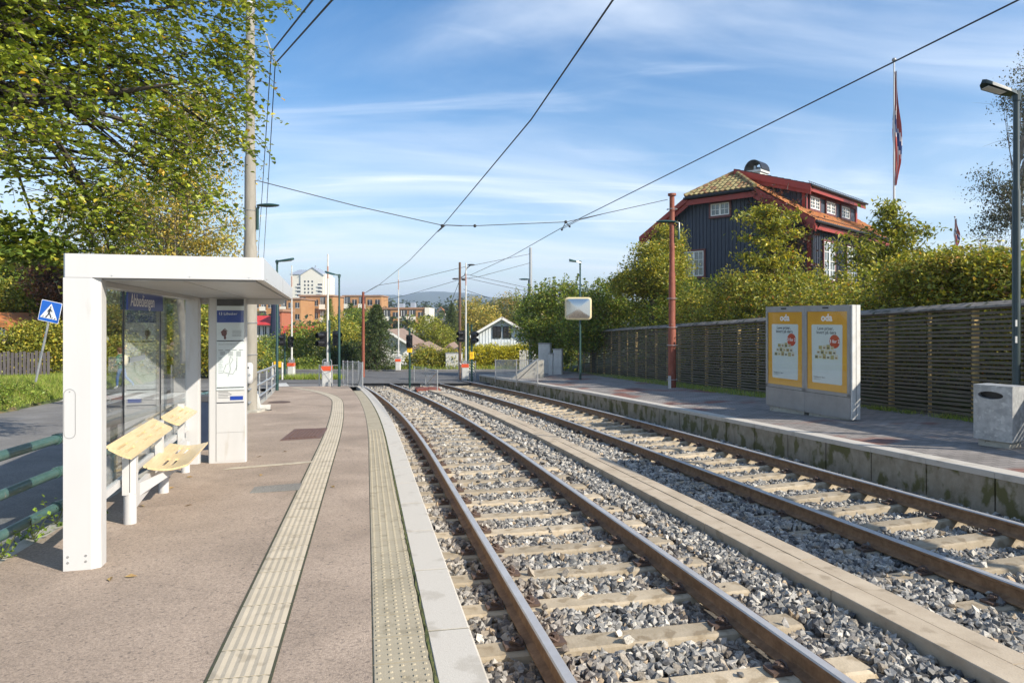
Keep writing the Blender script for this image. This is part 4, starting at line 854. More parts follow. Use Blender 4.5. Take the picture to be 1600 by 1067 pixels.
# ================================================================ POSTER CASES
A=at(1197.3,15.4,636); Bq=at(1329,13.1,657)
A.z=-SL*A.y+.12; Bq.z=A.z
dv=(Bq-A); dv.z=0; Lh=dv.length; ang=math.atan2(dv.y,dv.x)
ptc=[0]
ztop_=CZ+(498-479.4)/F*A.y
postermat=mat('poster_orange',(.68,.32,.008),.45,(.74,.37,.012),2,coat=.3)
paper=mat('poster_paper',(.60,.66,.64),.5,(.64,.70,.68),1.5,coat=.3)
basez=A.z-.03
for k in (0,1):
    org=A+dv*(k*.5); org.z=basez; t=thing('poster_case',['left grey poster case with an orange and white grocery advert','right grey poster case with an orange and white grocery advert, nearest the litter bin'][k],'poster case',tuple(org),ang,'poster cases')
    w=Lh/2-.004; Hh=ztop_-basez
    # local x runs toward the camera end; local y points to... front is the track side
    fs=-1
    mb=MB(); mb.bbox(0,w,.0,.20,.13,Hh,.012); mb.box(-.0,w,-.012,-.001,.15,.555); 
    for (a,b_,c,d) in ((0,w,Hh-.12,Hh),(0,.07,.57,Hh-.12),(w-.07,w,.57,Hh-.12),(0,w,.565,.63)): mb.box(a,b_,-.014,0.0,c,d)
    body=mb.build('case_body',M['greymetal'],t)
    mb=MB(); mb.box(.08,w-.06,.03,.18,0,.13); mb.build('plinth',M['concrete'],t)
    mb=MB(); mb.box(0,w,-.006,.0,.555,.565); mb.build('door_gap',M['black'],t)
    po=MB(); po.box(.075,w-.075,-.004,-.001,.635,Hh-.125); po=po.build('poster',postermat,t)
    px0,px1=.075,w-.075; pw=px1-px0; ph=Hh-.125-.635; z0=.635
    X=lambda u: px0+pw*u; Z=lambda v: z0+ph*v
    mb=MB(); mb.poly([(X(.13),-.0055,Z(.10)),(X(.15),-.0055,Z(.09)),(X(.86),-.0055,Z(.09)),(X(.88),-.0055,Z(.10)),(X(.89),-.0055,Z(.82)),(X(.87),-.0055,Z(.835)),(X(.13),-.0055,Z(.835)),(X(.11),-.0055,Z(.82))],(0,.001,0)); pp=mb.build('paper_sheet',paper,po)
    FM=lambda u,v,y=-.0062: frame((X(u),y,Z(v)),(1,0,0),(0,0,1),(0,-1,0))
    textmesh('oda',.20,FM(.5,.92,-.0055),M['lettering_white'],po,ext=.0006,offset=.006)
    textmesh('Lave priser,',.092,FM(.47,.785,-.0065),M['lettering_dark'],pp,ext=.0004,offset=.001)
    textmesh('levert på døra',.092,FM(.49,.735,-.0065),M['lettering_dark'],pp,ext=.0004,offset=.001)
    textmesh('Dagligvarer hjem',.045,FM(.17,.165,-.0065),M['lettering_dark'],pp,ext=.0004,align='LEFT')
    mb=MB(); mb.box(X(.17),X(.36),-.0068,-.0063,Z(.14),Z(.142)); mb.box(X(.17),X(.32),-.0068,-.0063,Z(.13),Z(.132)); mb.build('small_print',M['lettering_dark'],pp)
    mb=MB(); mb.tube([(X(.70),-.0062,Z(.625)),(X(.70),-.0072,Z(.625))],.135,28); rd=mb.build('offer_disc',mat('offer_red',(.50,.055,.015),.4),pp)
    textmesh('3 for 2',.095,FM(.70,.625,-.0078),M['lettering_white'],rd,ext=.0004,offset=.002)
    g=MB(); cols=[mat('pack_%s'%c,v,.5) for c,v in (('straw',(.42,.36,.14)),('dark',(.06,.07,.07)),('cream',(.62,.58,.44)),('brown',(.25,.15,.07)))]
    for r_,(n_,zz) in enumerate(((6,.40),(5,.46),(4,.52))):
        for i in range(n_):
            u=.48-.035*n_+.085*i-(.0); 
            if r_==0: u=.20+.10*i
            if r_==1: u=.25+.10*i
            if r_==2: u=.30+.10*i
            hh=.045+.008*((i*7+r_*3)%3); g.box(X(u),X(u+.085),-.0072,-.0063,Z(zz),Z(zz+hh),m=(i+r_)%2*2); g.box(X(u+.015),X(u+.07),-.0076,-.0072,Z(zz+.012),Z(zz+.030),m=[1,3,0,1,3,0][(i*2+r_)%6])
    g.build('printed_groceries',cols,pp)
    mb=MB(); mb.box(w*.42,w*.55,-.022,-.014,Hh-.065,Hh-.035); mb.build('maker_plate',M['black'],t)
    mb=MB(); mb.box(.06,w-.06,-.020,-.017,.63,Hh-.12); mb.build('cover_glass',M['glassad'],t)
    if k==1:
        mb=MB(); mb.box(w+.001,w+.045,.004,.196,.14,Hh-.004); mb.box(w-.0,w+.047,.09,.10,.12,Hh,1); mb.build('end_panel',[M['whiteold'],M['dark']],t)
# ================================================================ LITTER BIN right
A=gr(1521,690,.15); Bq=gr(1582,697,.15); A.z=Bq.z=-SL*A.y+.13
dv=Bq-A; ang=math.atan2(dv.y,dv.x); w=dv.length
bp=A.copy(); t=thing('litter_bin','large grey galvanised litter bin with an oval opening, right of the poster cases','bin',tuple(bp),ang)
Hb=CZ+(498-601)/F*bp.y-bp.z
ga=mat('galvanised_sheet',(.30,.31,.31),.5,(.44,.45,.45),9,metal=.35,detail=2,c3=(.50,.51,.50),s3=14,th3=.60)
cxo,czo,rx,rz_=w*.46,Hb-.13,w*.33,.055
mb=MB(); n=28; oval=[(cxo+rx*math.cos(2*math.pi*i/n),czo+rz_*math.sin(2*math.pi*i/n)) for i in range(n)]
def edge(a):   # rectangle outline point for the same angle
    c,s=math.cos(a),math.sin(a); tx=((w-cxo) if c>0 else cxo)/max(abs(c),1e-6); tz=((Hb-czo) if s>0 else czo-.08)/max(abs(s),1e-6); k=min(tx,tz); return (cxo+c*k,czo+s*k)
out=[edge(2*math.pi*i/n) for i in range(n)]
# exact corners
for cxn,czn in ((w,Hb),(0,Hb),(0,.08),(w,.08)):
    j=min(range(n),key=lambda i:(out[i][0]-cxn)**2+(out[i][1]-czn)**2); out[j]=(cxn,czn)
vs=[(p[0],-.03*math.sin(math.pi*max(0,min(1,p[0]/w))),p[1]) for p in oval]+[(p[0],-.03*math.sin(math.pi*max(0,min(1,p[0]/w))),p[1]) for p in out]+[(p[0],.06,p[1]) for p in oval]
mb.add(vs,[(i,n+i,n+(i+1)%n,(i+1)%n) for i in range(n)]+[(i,(i+1)%n,2*n+(i+1)%n,2*n+i) for i in range(n)])
mb.box(0,w,.001,.38,.08,.09); mb.box(0,.004,0,.38,.08,Hb); mb.box(w-.004,w,0,.38,.08,Hb); mb.box(0,w,.376,.38,.08,Hb); mb.box(-.003,w+.003,-.002,.383,Hb-.002,Hb+.01)
mb.build('casing',ga,t)
mb=MB(); mb.box(.01,w-.01,.07,.36,.1,Hb-.02); mb.build('inner_liner',M['black'],t)
mb=MB(); mb.box(.05,w-.05,.03,.34,-.02,.08); mb.build('plinth',M['concrete'],t)
# ================================================================ SLATTED FENCE
M['backing']=mat('dark_backing_board',(.02,.017,.012),.9,(.035,.03,.02),4)
ft=thing('slatted_fence','long weathered brown fence of horizontal slats with a plank cap along the right platform','fence',(FX(12),12,-SL*12+.12))
def FP(y,dx,h): return Vector((FX(y)+dx,y,-SL*y+.12+h))
bays=[(12.8-2.105*.98*k) for k in range(-13,4)]
ph=12.7
ys_=sorted([ph-2.06*k for k in range(-12,5)]); ys_=[y for y in ys_ if y<38.2]
for i,(a,b) in enumerate(zip(ys_[:-1],ys_[1:])):
    mb=MB()
    for k in range(26):
        h=.05+k*.0815; s=random.uniform(-.006,.006); j=.004
        for (p,q) in ((a+.006,(a+b)/2-.006),((a+b)/2+.006,b-.006)):
            s=random.uniform(-.009,.009); s2=random.uniform(-.009,.009)
            A0,A1=FP(p,0,h+s),FP(q,0,h+s2); n_=Vector((-.98,-.196,0))*.024
            mb.add([A0+n_,A1+n_,A1+n_+Vector((0,0,.050)),A0+n_+Vector((0,0,.050)),A0,A1,A1+Vector((0,0,.050)),A0+Vector((0,0,.050))],[(0,1,2,3),(7,6,5,4),(0,3,7,4),(1,5,6,2),(3,2,6,7),(0,4,5,1)])
    mb.build('slat_panel',M['fencewood'],ft,world=True)
mb=MB()
for i,y in enumerate(ys_):
    mb=MB(); p=FP(y,.055,-.1); mb.box(p.x-.045,p.x+.045,y-.045,y+.045,p.z,p.z+2.3); mb.build('post',M['postwood'],ft,world=True)
    mb=MB(); y2=y+1.03; p=FP(y2,.05,-.1); mb.box(p.x-.02,p.x+.02,y2-.03,y2+.03,p.z,p.z+2.25)
    if y2<38: mb.build('batten',M['postwood'],ft,world=True)
for i,(a,b) in enumerate(zip(ys_[:-1],ys_[1:])):
    mb=MB()
    for (p,q) in ((a+.003,b-.003),):
        e=random.uniform(0,.012)
        Q=[FP(p,-.12,2.12+e),FP(p,-.10,2.16+e),FP(p,.06,2.24+e),FP(p,.20,2.16+e),FP(p,.20,2.13+e)]; Q2=[FP(q,-.12,2.12+e),FP(q,-.10,2.16+e),FP(q,.06,2.24+e),FP(q,.20,2.16+e),FP(q,.20,2.13+e)]
        mb.add(Q+Q2,[(0,1,2,3,4),(9,8,7,6,5)]+[(j,5+j,5+(j+1)%5,(j+1)%5) for j in range(5)])
    mb.build('cap_board',M['capwood'],ft,world=True)
# ================================================================ CROSSING SIGN left
S0=at(57,19.5,591); S1=at(79.5,19.5,487); ax=(S1-S0); Ls=ax.length; tl=math.atan2(ax.x,ax.z)
sg=thing('crosswalk_sign','leaning blue pedestrian crossing sign on a grey post on the grass bank','traffic sign',tuple(S0)); sg.rotation_euler=(0,tl,0)
mb=MB(); mb.cyl(0,0,-.1,Ls+.2,.03,10); mb.build('post',M['steel'],sg,smooth=True)
s=.30; P=rr(s,s,.03,3); mb=MB(); mb.poly([(p[0],-.035,Ls+p[1]) for p in P],(0,.004,0)); pl=mb.build('sign_plate',M['lettering_white'],sg)
P=rr(s-.015,s-.015,.025,3); mb=MB(); mb.poly([(p[0],-.038,Ls+p[1]) for p in P],(0,.002,0)); mb.build('blue_field',M['trafficblue'],pl)
mb=MB(); mb.poly([(-.25,-.041,Ls-.20),(.25,-.041,Ls-.20),(0,-.041,Ls+.23)],(0,.002,0)); mb.build('white_triangle',M['lettering_white'],pl)
mb=MB(); zc=Ls; y=-.044
mb.ball((.0,y,zc+.125),(.022,.002,.024)); mb.tube([(0,y,zc+.09),(-.01,y,zc-.03)],[.03,.022],6); mb.tube([(-.01,y,zc-.03),(.05,y,zc-.10),(.06,y,zc-.16)],.015,5); mb.tube([(-.01,y,zc-.03),(-.03,y,zc-.10),(-.08,y,zc-.16)],.015,5); mb.tube([(.0,y,zc+.08),(.05,y,zc+.03),(.07,y,zc+.01)],.01,5); mb.tube([(0,y,zc+.08),(-.05,y,zc+.03),(-.06,y,zc-.01)],.01,5)
for a in (-.19,-.10,.07,.15): mb.poly([(a,y,zc-.185),(a+.035,y,zc-.185),(a+.055,y,zc-.15),(a+.03,y,zc-.15)],(0,.002,0))
mb.build('walking_figure',M['lettering_dark'],pl)
# picket fence
pf=thing('picket_fence','grey wooden picket fence on the grass bank at the far left','fence',(-20,25.5,-.5))
mb=MB(); pk=MB()
y_=25.5
for i in range(60):
    x=-26+.145*i; yy=y_+ (x+20)*.05; z=-.55; h=.86+.03*math.sin(i*1.7)+random.uniform(-.02,.02)
    pk.box(x,x+.095,yy-.02,yy,z,z+h)
pk.build('pickets',mat('grey_picket',(.10,.085,.085),.85,(.16,.14,.14),5,stretch=(4,4,.6)),pf,world=True)
mb=MB()
for h in (.2,.65): mb.tube([(-26,y_+.03-.3,-.55+h),(-17.3,y_+.03+.13,-.55+h)],.03,5)
mb.build('rail',M['fencewood'],pf,world=True)
# ================================================================ WIRES
def wire(name,label,pts,r=.011,sag=0,cat='overhead wire',group='overhead wires',fit=None):
    pts=[Vector(p) for p in pts]
    if len(pts)==2 and sag:
        a,b=pts; pts=[a.lerp(b,i/12)-Vector((0,0,sag*4*(i/12)*(1-i/12))) for i in range(13)]
    o=thing(name,label,cat,tuple(pts[0]),0,group); mb=MB(); mb.tube(pts,r,6); mb.build('conductor',M['wire'],o,smooth=True,world=True); return o
def cw(px,py): 
    Y=(5.2-CZ)/((498-py)/F+SL); return at(px,Y,py)
wire('contact_wire','overhead contact wire above the left track, crossing the span wire left of centre',[cw(1010,-80),cw(958,0),cw(830,187),cw(690,355),cw(640,407),cw(590,447),cw(570,458)])
wire('contact_wire','overhead contact wire above the right track, rising to the top right corner',[cw(1700,-60),cw(1592,0),cw(1250,170),cw(885,352),cw(800,400),cw(735,430)])
P1=at(404,16.5,283); P2=at(690,19.5,352); P3=at(742,20.5,353); P4=at(1043,24.6,312)
wire('span_wire','span wire from the concrete mast across both tracks to the rusty mast',[P1,P1.lerp(P2,.5)-Vector((0,0,.04)),P2,P3,P3.lerp(at(885,22,347),1),P4])
wire('span_wire','loose pull off wire beside the right contact wire hanger',[at(880,20.5,357),at(905,20.8,344),at(940,20.9,335)],.009)
o=thing('wire_hanger','small triangular hanger joining the span wire and right contact wire','wire hanger',tuple(at(884,21,346)),0); mb=MB(); c=at(884,20.9,347); mb.tube([c,at(878,20.7,359)],.012,5); mb.tube([c,at(890,20.8,354)],.012,5); mb.ball(c,.05); mb.ball(at(878,20.7,359),.035); mb.ball(at(890,20.8,354),.035); mb.build('fitting',M['wire'],o,world=True)
o=thing('wire_hanger','small fitting joining the span wire and left contact wire','wire hanger',tuple(at(691,20,354)),0); mb=MB(); mb.tube([at(684,19.8,362),at(696,20,352),at(722,20.3,353)],.016,5); mb.ball(at(691,20,353),.05); mb.ball(at(742,20.5,353),.05); mb.build('fitting',M['wire'],o,world=True)
f1=at(424,16.4,82); f2=at(430,16.3,100)
wire('feeder_cable','left of the two feeder cables passing overhead from the concrete mast',[at(560,8.0,-90),f1],.017)
wire('feeder_cable','right of the two feeder cables passing overhead from the concrete mast',[at(600,8.0,-90),f2],.017)
wire('feeder_cable','left of the two cables running from the concrete mast away to the crossing',[f1,at(403,36,402)],.013)
wire('feeder_cable','right of the two cables running from the concrete mast away to the crossing',[f2,at(412,36,404)],.013)
wire('span_wire','upper span wire from the thin red mast to the tall mast across the crossing',[at(568,38,459),at(590,38.2,446),at(640,39,438),at(722,40,418),at(828,42,397)],.012)
wire('span_wire','lower span wire over the crossing to the tall mast',[at(600,50,470),at(650,44,457),at(718,40,437),at(750,40,432),at(828,42,411)],.012)
for i,(a,b) in enumerate(((428,450),(434,456))):
    wire('span_wire',['upper','lower'][i]+' twin wire running from the brown mast behind the right bushes',[at(726,40,a),at(826,42,b)],.012)
wire('span_wire','short stay wire from the brown mast down to the right behind the bushes',[at(724,40,452),at(765,40,466)],.012)
wire('span_wire','thin slack wire hanging down the left side of the brown mast',[at(717,40,441),at(704,45,475)],.014)
# ================================================================ FLAGPOLES
def flagpole(px,Y,ytop,ybase,label,r,flagtop,flagbot,w):
    b=at(px,Y,ybase); t=thing('flagpole',label,'flagpole',tuple(b)); H=(ybase-ytop)/F*Y
    mb=MB(); mb.tube([(0,0,0),(0,0,H)],[r,r*.5],10); mb.build('pole',M['white'],t,smooth=True); mb=MB(); mb.ball((0,0,H+r),r*1.6); mb.build('finial',M['greymetal'],t,smooth=True)
    z1=(ybase-flagtop)/F*Y; z0=(ybase-flagbot)/F*Y; n=26; k=9
    f=thing('flag',['limp red, white and blue flag hanging down the tall flagpole','limp dark red and blue flag on the small distant flagpole'][0 if ytop<200 else 1],'flag',tuple(b+Vector((0,0,z1))))
    vs=[]
    for i in range(n+1):
        v=i/n; wd=w*(.25+.75*min(1,v*2.2))*(1 if v<.8 else 1-(v-.8)*2.6)
        for j in range(k+1):
            u=j/k; vs.append((u*wd*.36+.05*math.sin(v*9+u*2)*w, .10*w*math.sin(u*9+v*4), -(z1-z0)*v))
    fs=[];ms=[]
    for i in range(n):
        for j in range(k):
            fs.append((i*(k+1)+j,i*(k+1)+j+1,(i+1)*(k+1)+j+1,(i+1)*(k+1)+j))
            d=(i-j*1.1)/n; q=d*6.3; ms.append(2 if abs(q-2.2)<.42 or j==4 else (1 if abs(q-2.2)<.72 or j in(3,5) else 0))
    mb=MB(); mb.v=vs; mb.f=fs; mb.m=ms; mb.build('cloth',[M['flagred'],M['flagwhite'],M['flagblue']],f,smooth=True)
M['flagred']=mat('flag_red',(.42,.08,.06),.8); M['flagwhite']=mat('flag_white',(.6,.55,.55),.8); M['flagblue']=mat('flag_blue',(.03,.06,.18),.8)
flagpole(1397,42,96,410,'tall white flagpole behind the bushes right of the dark blue house',.08,112,290,1.1)
flagpole(1492,75,340,420,'small distant flagpole left of the bare shrub',.06,342,388,1.3)
# ================================================================ PERSON
def person():
    b=gr(190,608,-.13); Y=b.y; t=thing('person','walking pedestrian in green jacket, blue jeans and pale backpack on the zebra crossing','person',tuple(b)); s=.92
    J={}; pts=[]; ed=[]; rad=[]
    def v(n,p,r,par=None):
        J[n]=len(pts); pts.append((p[0]*s,p[1]*s,p[2]*s)); rad.append((r*s,r*.92*s))
        if par: ed.append((J[par],J[n]))
    v('pel',(0,0,.92),.14); v('waist',(-.01,0,1.06),.125,'pel'); v('chest',(-.04,0,1.28),.155,'waist'); v('neckb',(-.07,0,1.44),.085,'chest'); v('neck',(-.09,0,1.52),.055,'neckb'); v('headc',(-.115,0,1.62),.085,'neck'); v('headt',(-.12,0,1.72),.075,'headc')
    for q,sy in (('l',-1),('r',1)):
        v('sh'+q,(-.06,.19*sy,1.39),.065,'neckb'); 
    v('ell',(-.02,-.24,1.12),.048,'shl'); v('wrl',(-.22,-.22,.98),.036,'ell')
    v('elr',(.06,.24,1.12),.048,'shr'); v('wrr',(-.05,.22,.92),.036,'elr')
    v('hipl',(-.02,-.09,.86),.095,'pel'); v('knl',(-.13,-.09,.50),.066,'hipl'); v('anl',(-.14,-.09,.10),.045,'knl'); v('tol',(-.28,-.09,.04),.04,'anl')
    v('hipr',(.02,.09,.86),.095,'pel'); v('knr',(.12,.09,.50),.066,'hipr'); v('anr',(.42,.09,.26),.045,'knr'); v('tor',(.44,.09,.13),.04,'anr')
    me=bpy.data.meshes.new('body'); me.from_pydata(pts,ed,[]); o=bpy.data.objects.new('body',me); COL.objects.link(o); o.parent=t
    sk=o.modifiers.new('s','SKIN'); sl=me.skin_vertices[0].data
    for i,r in enumerate(rad): sl[i].radius=r
    sl[0].use_root=True; ss=o.modifiers.new('u','SUBSURF'); ss.levels=2; ss.render_levels=2
    m,nt,bs=newmat('pedestrian_clothes'); N=nt.nodes; Lk=nt.links; tc=N.new('ShaderNodeTexCoord'); sp=N.new('ShaderNodeSeparateXYZ'); Lk.new(tc.outputs['Object'],sp.inputs[0]); r=N.new('ShaderNodeValToRGB'); mp=N.new('ShaderNodeMapRange'); mp.inputs[2].default_value=1.7; Lk.new(sp.outputs['Z'],mp.inputs[0]); Lk.new(mp.outputs[0],r.inputs['Fac']); r.color_ramp.interpolation='CONSTANT'
    e=r.color_ramp.elements; e[0].color=(.6,.6,.58,1); e[1].position=.09*.92; e[1].color=(.05,.12,.28,1); x=e.new(.80/1.7*.92+.04); x.color=(.03,.13,.08,1); x=e.new(1.47/1.7*.92+.01); x.color=(.55,.33,.24,1)
    Lk.new(r.outputs['Color'],bs.inputs['Base Color']); bs.inputs['Roughness'].default_value=.8; me.materials.append(m)
    mb=MB(); mb.ball((-.095*s,0,1.68*s),(.115*s,.10*s,.105*s)); mb.ball((-.05*s,0,1.6*s),(.07*s,.09*s,.09*s)); mb.build('hair',mat('brown_hair',(.12,.05,.02),.7),t,smooth=True)
    bp=MB(); bp.ball((.14*s,0,1.22*s),(.12*s,.17*s,.24*s)); bp.tube([(.1*s,-.13*s,1.38*s),(-.12*s,-.14*s,1.40*s),(-.16*s,-.14*s,1.2*s),(.08*s,-.15*s,1.06*s)],.018,6); bp.build('backpack',mat('backpack_cream',(.55,.46,.30),.8),t,smooth=True)
    for w_,sy in (((-.22,-.22,.98),-1),((-.05,.22,.92),1)):
        hb=MB()
        c=Vector(w_)*s; hb.ball(c+Vector((-.03,0,-.03)),(.035,.022,.04))
        for f in range(4): a=c+Vector((-.05-.004*f,(f-1.5)*.014,-.055)); hb.tube([a,a+Vector((-.015,0,-.03)),a+Vector((-.002,0,-.05+.006*abs(f-1)))],[.009,.008,.006],5)
        a=c+Vector((-.02,-.02*sy,-.03)); hb.tube([a,a+Vector((-.03,-.012*sy,-.02)),a+Vector((-.045,-.01*sy,-.035))],[.010,.008,.006],5)
        hb.build('hand',mat('skin_tone',(.5,.3,.2),.6),t,smooth=True)
person()
# ================================================================ DARK BLUE HOUSE
HA=math.radians(45); HZ=0.6
hs=thing('wooden_house','dark blue boarded house with red barge boards and orange tiled roof above the hedge','house',(14.41,33,HZ),HA)
WID=8.8; LEN=11.5; EZ=6.05-HZ; RZ=9.3-HZ; HC=8.0-HZ; mid=4.5
def zr(b): return EZ+.02+(min(b+.4,9.4-b))*((RZ-EZ)/4.9)          # roof underside height at b
c0=mid-(RZ-HC)/((RZ-EZ)/4.9); c1=2*mid-c0
mb=MB()
gab=[(0,0,-1),(0,9,-1),(0,9,zr(9)-.1),(0,c1,HC-.1),(0,c0,HC-.1),(0,0,zr(0)-.1)]
mb.poly(gab,(.15,0,0)); mb.poly([(LEN,p[1],p[2]) for p in gab],(.15,0,0)); mb.box(.15,LEN,0,.15,-1,zr(0)-.1); mb.box(.15,LEN,8.85,9,-1,zr(8.9)-.1)
y=.12
while y<8.95:                                                   # board battens on the gable
    top=min(zr(y),HC)-.12; mb.box(-.045,-.001,y,y+.06,-.9,top); mb.box(-.018,-.001,y+.075,y+.19,-.9,top-.02); y+=.215
x=.1
while x<LEN: mb.box(x,x+.06,-.045,-.001,-.9,zr(0)-.12); x+=.215
mb.build('wall',M['cladding'],hs)
# roof deck polygons
def roofpt(a,b): return Vector((a,b,zr(b)+.08))
rf=MB(); o0=-.55
south=[(o0,-.4),(LEN+.6,-.4),(LEN+.6,mid),(1.35,mid),(o0,c0)]
rf.poly([roofpt(*p) for p in south],(0,0,.09)); rf.poly([roofpt(p[0],9-p[1]) for p in south][::-1],(0,0,.09))
hipP=[Vector((o0-.1,c0,HC+.1)),Vector((1.35,mid,RZ+.08)),Vector((o0-.1,c1,HC+.1))]; rf.poly(hipP,(0,0,.09))
roof=rf.build('roof',M['tileblack'],hs)
def inside(p,poly):
    c=False; n=len(poly)
    for i in range(n):
        a,b=poly[i],poly[(i+1)%n]
        if (a[1]>p[1])!=(b[1]>p[1]) and p[0]<(b[0]-a[0])*(p[1]-a[1])/(b[1]-a[1])+a[0]: c=not c
    return c
def tiles(name,O,U,V_,polyuv,m,tw=.26,tl=.36,parent=None):
    O=Vector(O);U=Vector(U).normalized();V_=Vector(V_).normalized();Nn=U.cross(V_).normalized()
    if Nn.z<0: Nn=-Nn
    us=[p[0] for p in polyuv]; vs_=[p[1] for p in polyuv]; mb=MB()
    nu=int((max(us)-min(us))/tw)+1; nv=int((max(vs_)-min(vs_))/tl)+1
    for j in range(nv):
        for i in range(nu):
            u=min(us)+tw*i; v=min(vs_)+tl*j
            if not inside((u+tw/2,v+tl/2),polyuv): continue
            P=[]; dz=random.uniform(-.004,.006)
            for (vv,lift) in ((v-.03,.045),(v+tl,.015)):
                for q in (0,.25,.5,.75,1): P.append(O+U*(u+tw*q)+V_*vv+Nn*(lift+dz+.028*math.cos(q*2*math.pi)))
            P += [P[k]-Nn*.045 for k in range(5)]
            mb.add(P,[(k,k+1,5+k+1,5+k) for k in range(4)]+[(10+k,10+k+1,k+1,k) for k in range(4)])
    return mb.build(name,m,parent,smooth=False)
sl=Vector((0,4.9,RZ-EZ)); slen=sl.length
def uvS(p): return (p[0]-o0,(p[1]+.4)/4.9*slen)
tiles('roof_tiles',(o0,-.4,EZ+.02+.19),(1,0,0),sl,[uvS(p) for p in south],M['tileorange'],parent=hs)
hv=hipP[1]-(hipP[0]+hipP[2])/2; hl=hv.length; hw=(c1-c0)/2
tiles('hip_tiles',(o0-.1,c1,HC+.20),(0,-1,0),hv,[(0,0),(2*hw,0),(hw,hl)],M['tilemoss'],.30,.34,parent=hs)
# ridge tiles and hip edges
mb=MB(); A=Vector((1.35,mid,RZ+.24))
for (p,q) in ((A,Vector((LEN+.6,mid,RZ+.24))),(A,Vector((o0,c0,HC+.26))),(A,Vector((o0,c1,HC+.26)))):
    n=int((q-p).length/.35); 
    for i in range(n): a=p.lerp(q,i/n); b=p.lerp(q,(i+1)/n+.02); mb.tube([a,b],[.10,.12],8)
mb.build('ridge_tiles',M['tilemoss'],hs,smooth=True)
# barge boards
mb=MB()
def barge(p,q,w=.26,t_=.05,x=o0):
    p=Vector(p);q=Vector(q); mb.poly([p,q,q-Vector((0,0,w)),p-Vector((0,0,w))],(-t_,0,0))
for x_,w_,z_ in ((o0,.30,.20),(o0+.10,.42,.05)):
    barge((x_,-.45,EZ+z_),(x_,c0+.1,HC+.02+z_),w_); barge((x_,9.45,EZ+z_),(x_,c1-.1,HC+.02+z_),w_)
mb.poly([(o0,c0,HC-.02),(o0,c1,HC-.02),(o0,c1,HC-.30),(o0,c0,HC-.30)],(.05,0,0))
mb.box(o0,LEN+.6,-.36,-.31,EZ-.22,EZ+.04); mb.box(-.06,.0,-.06,.14,-.9,EZ-.05); mb.box(-.06,.12,-.07,-.0,-.9,EZ-.05); mb.box(o0,0,-.35,0,EZ-.13,EZ-.10)
mb.build('barge_boards',M['redtrim'],hs)
mb=MB(); mb.tube([(o0,-.50,EZ+.12),(LEN+.6,-.50,EZ+.12)],.07,8); mb.tube([(o0-.12,c0-.05,HC+.06),(o0-.12,c1+.05,HC+.06)],.07,8); mb.tube([(.0,-.5,EZ+.1),(.0,-.3,EZ-.2),(-.02,-.10,EZ-.5),(-.02,-.10,-.8)],.04,6)
mb.tube([(1.45,.35,8.25-HZ),(1.52,.8,7.9-HZ),(1.52,.82,7.0-HZ)],.04,6)
mb.build('gutter',M['black'],hs,smooth=True)
def window(parent,O,U,Nn,w,h,panes=(2,3),sashes=2,casing=.10,cm='casing'):
    """O lower centre, U right, Nn outward"""
    Mw=frame(O,U,Nn,(0,0,1)) 
    mb=MB(); mb.box(-w/2,w/2,.0,.02,0,h,M=Mw); g=mb.build('window',M['winglass'],parent)
    mb=MB(); f=.055
    sw=w/sashes
    for s in range(sashes):
        a=-w/2+sw*s; b=a+sw
        mb.box(a,a+f,.021,.06,0,h,M=Mw); mb.box(b-f,b,.021,.06,0,h,M=Mw); mb.box(a+f,b-f,.021,.06,0,f,M=Mw); mb.box(a+f,b-f,.021,.06,h-f,h,M=Mw)
        for i in range(1,panes[0]): x=a+f+(sw-2*f)*i/panes[0]; mb.box(x-.014,x+.014,.022,.045,f,h-f,M=Mw)
        for i in range(1,panes[1]): z=f+(h-2*f)*i/panes[1]; mb.box(a+f,b-f,.023,.046,z-.014,z+.014,M=Mw)
    mb.build('window_frame',M['framewhite'],g)
    mb=MB(); c=casing
    mb.box(-w/2-c,-w/2,.0,.075,-c,h+c,M=Mw); mb.box(w/2,w/2+c,.0,.075,-c,h+c,M=Mw); mb.box(-w/2,w/2,.0,.075,-c,0,M=Mw); mb.box(-w/2,w/2,.0,.075,h,h+c,M=Mw); mb.box(-w/2-c,w/2+c,.0,.12,-c-.03,-c,M=Mw)
    mb.build('casing',M[cm],g); return g
def bt(px):                                            # b coordinate on the gable for an image column
    u=(px-800)/F; return (.4367-u)*33/(.7071*(1+u))
def gzz(px,py,b): return CZ+(498-py)/F*(33+.7071*b)-HZ
for (pa,pb_,pt,pbm,pn) in ((1070,1101,393,432,(2,3)),(1112,1141,318,337,(2,2))):
    b0,b1_=bt(pa),bt(pb_); bm_=(b0+b1_)/2; z0=gzz((pa+pb_)/2,pbm,bm_); z1=gzz((pa+pb_)/2,pt,bm_)
    window(hs,(-.05,bm_,z0),(0,-1,0),(-1,0,0),b0-b1_,z1-z0,pn)
for a in (2.2,5.4,8.4): window(hs,(a,-.05,2.9),(1,0,0),(0,-1,0),1.45,1.9,(2,4))
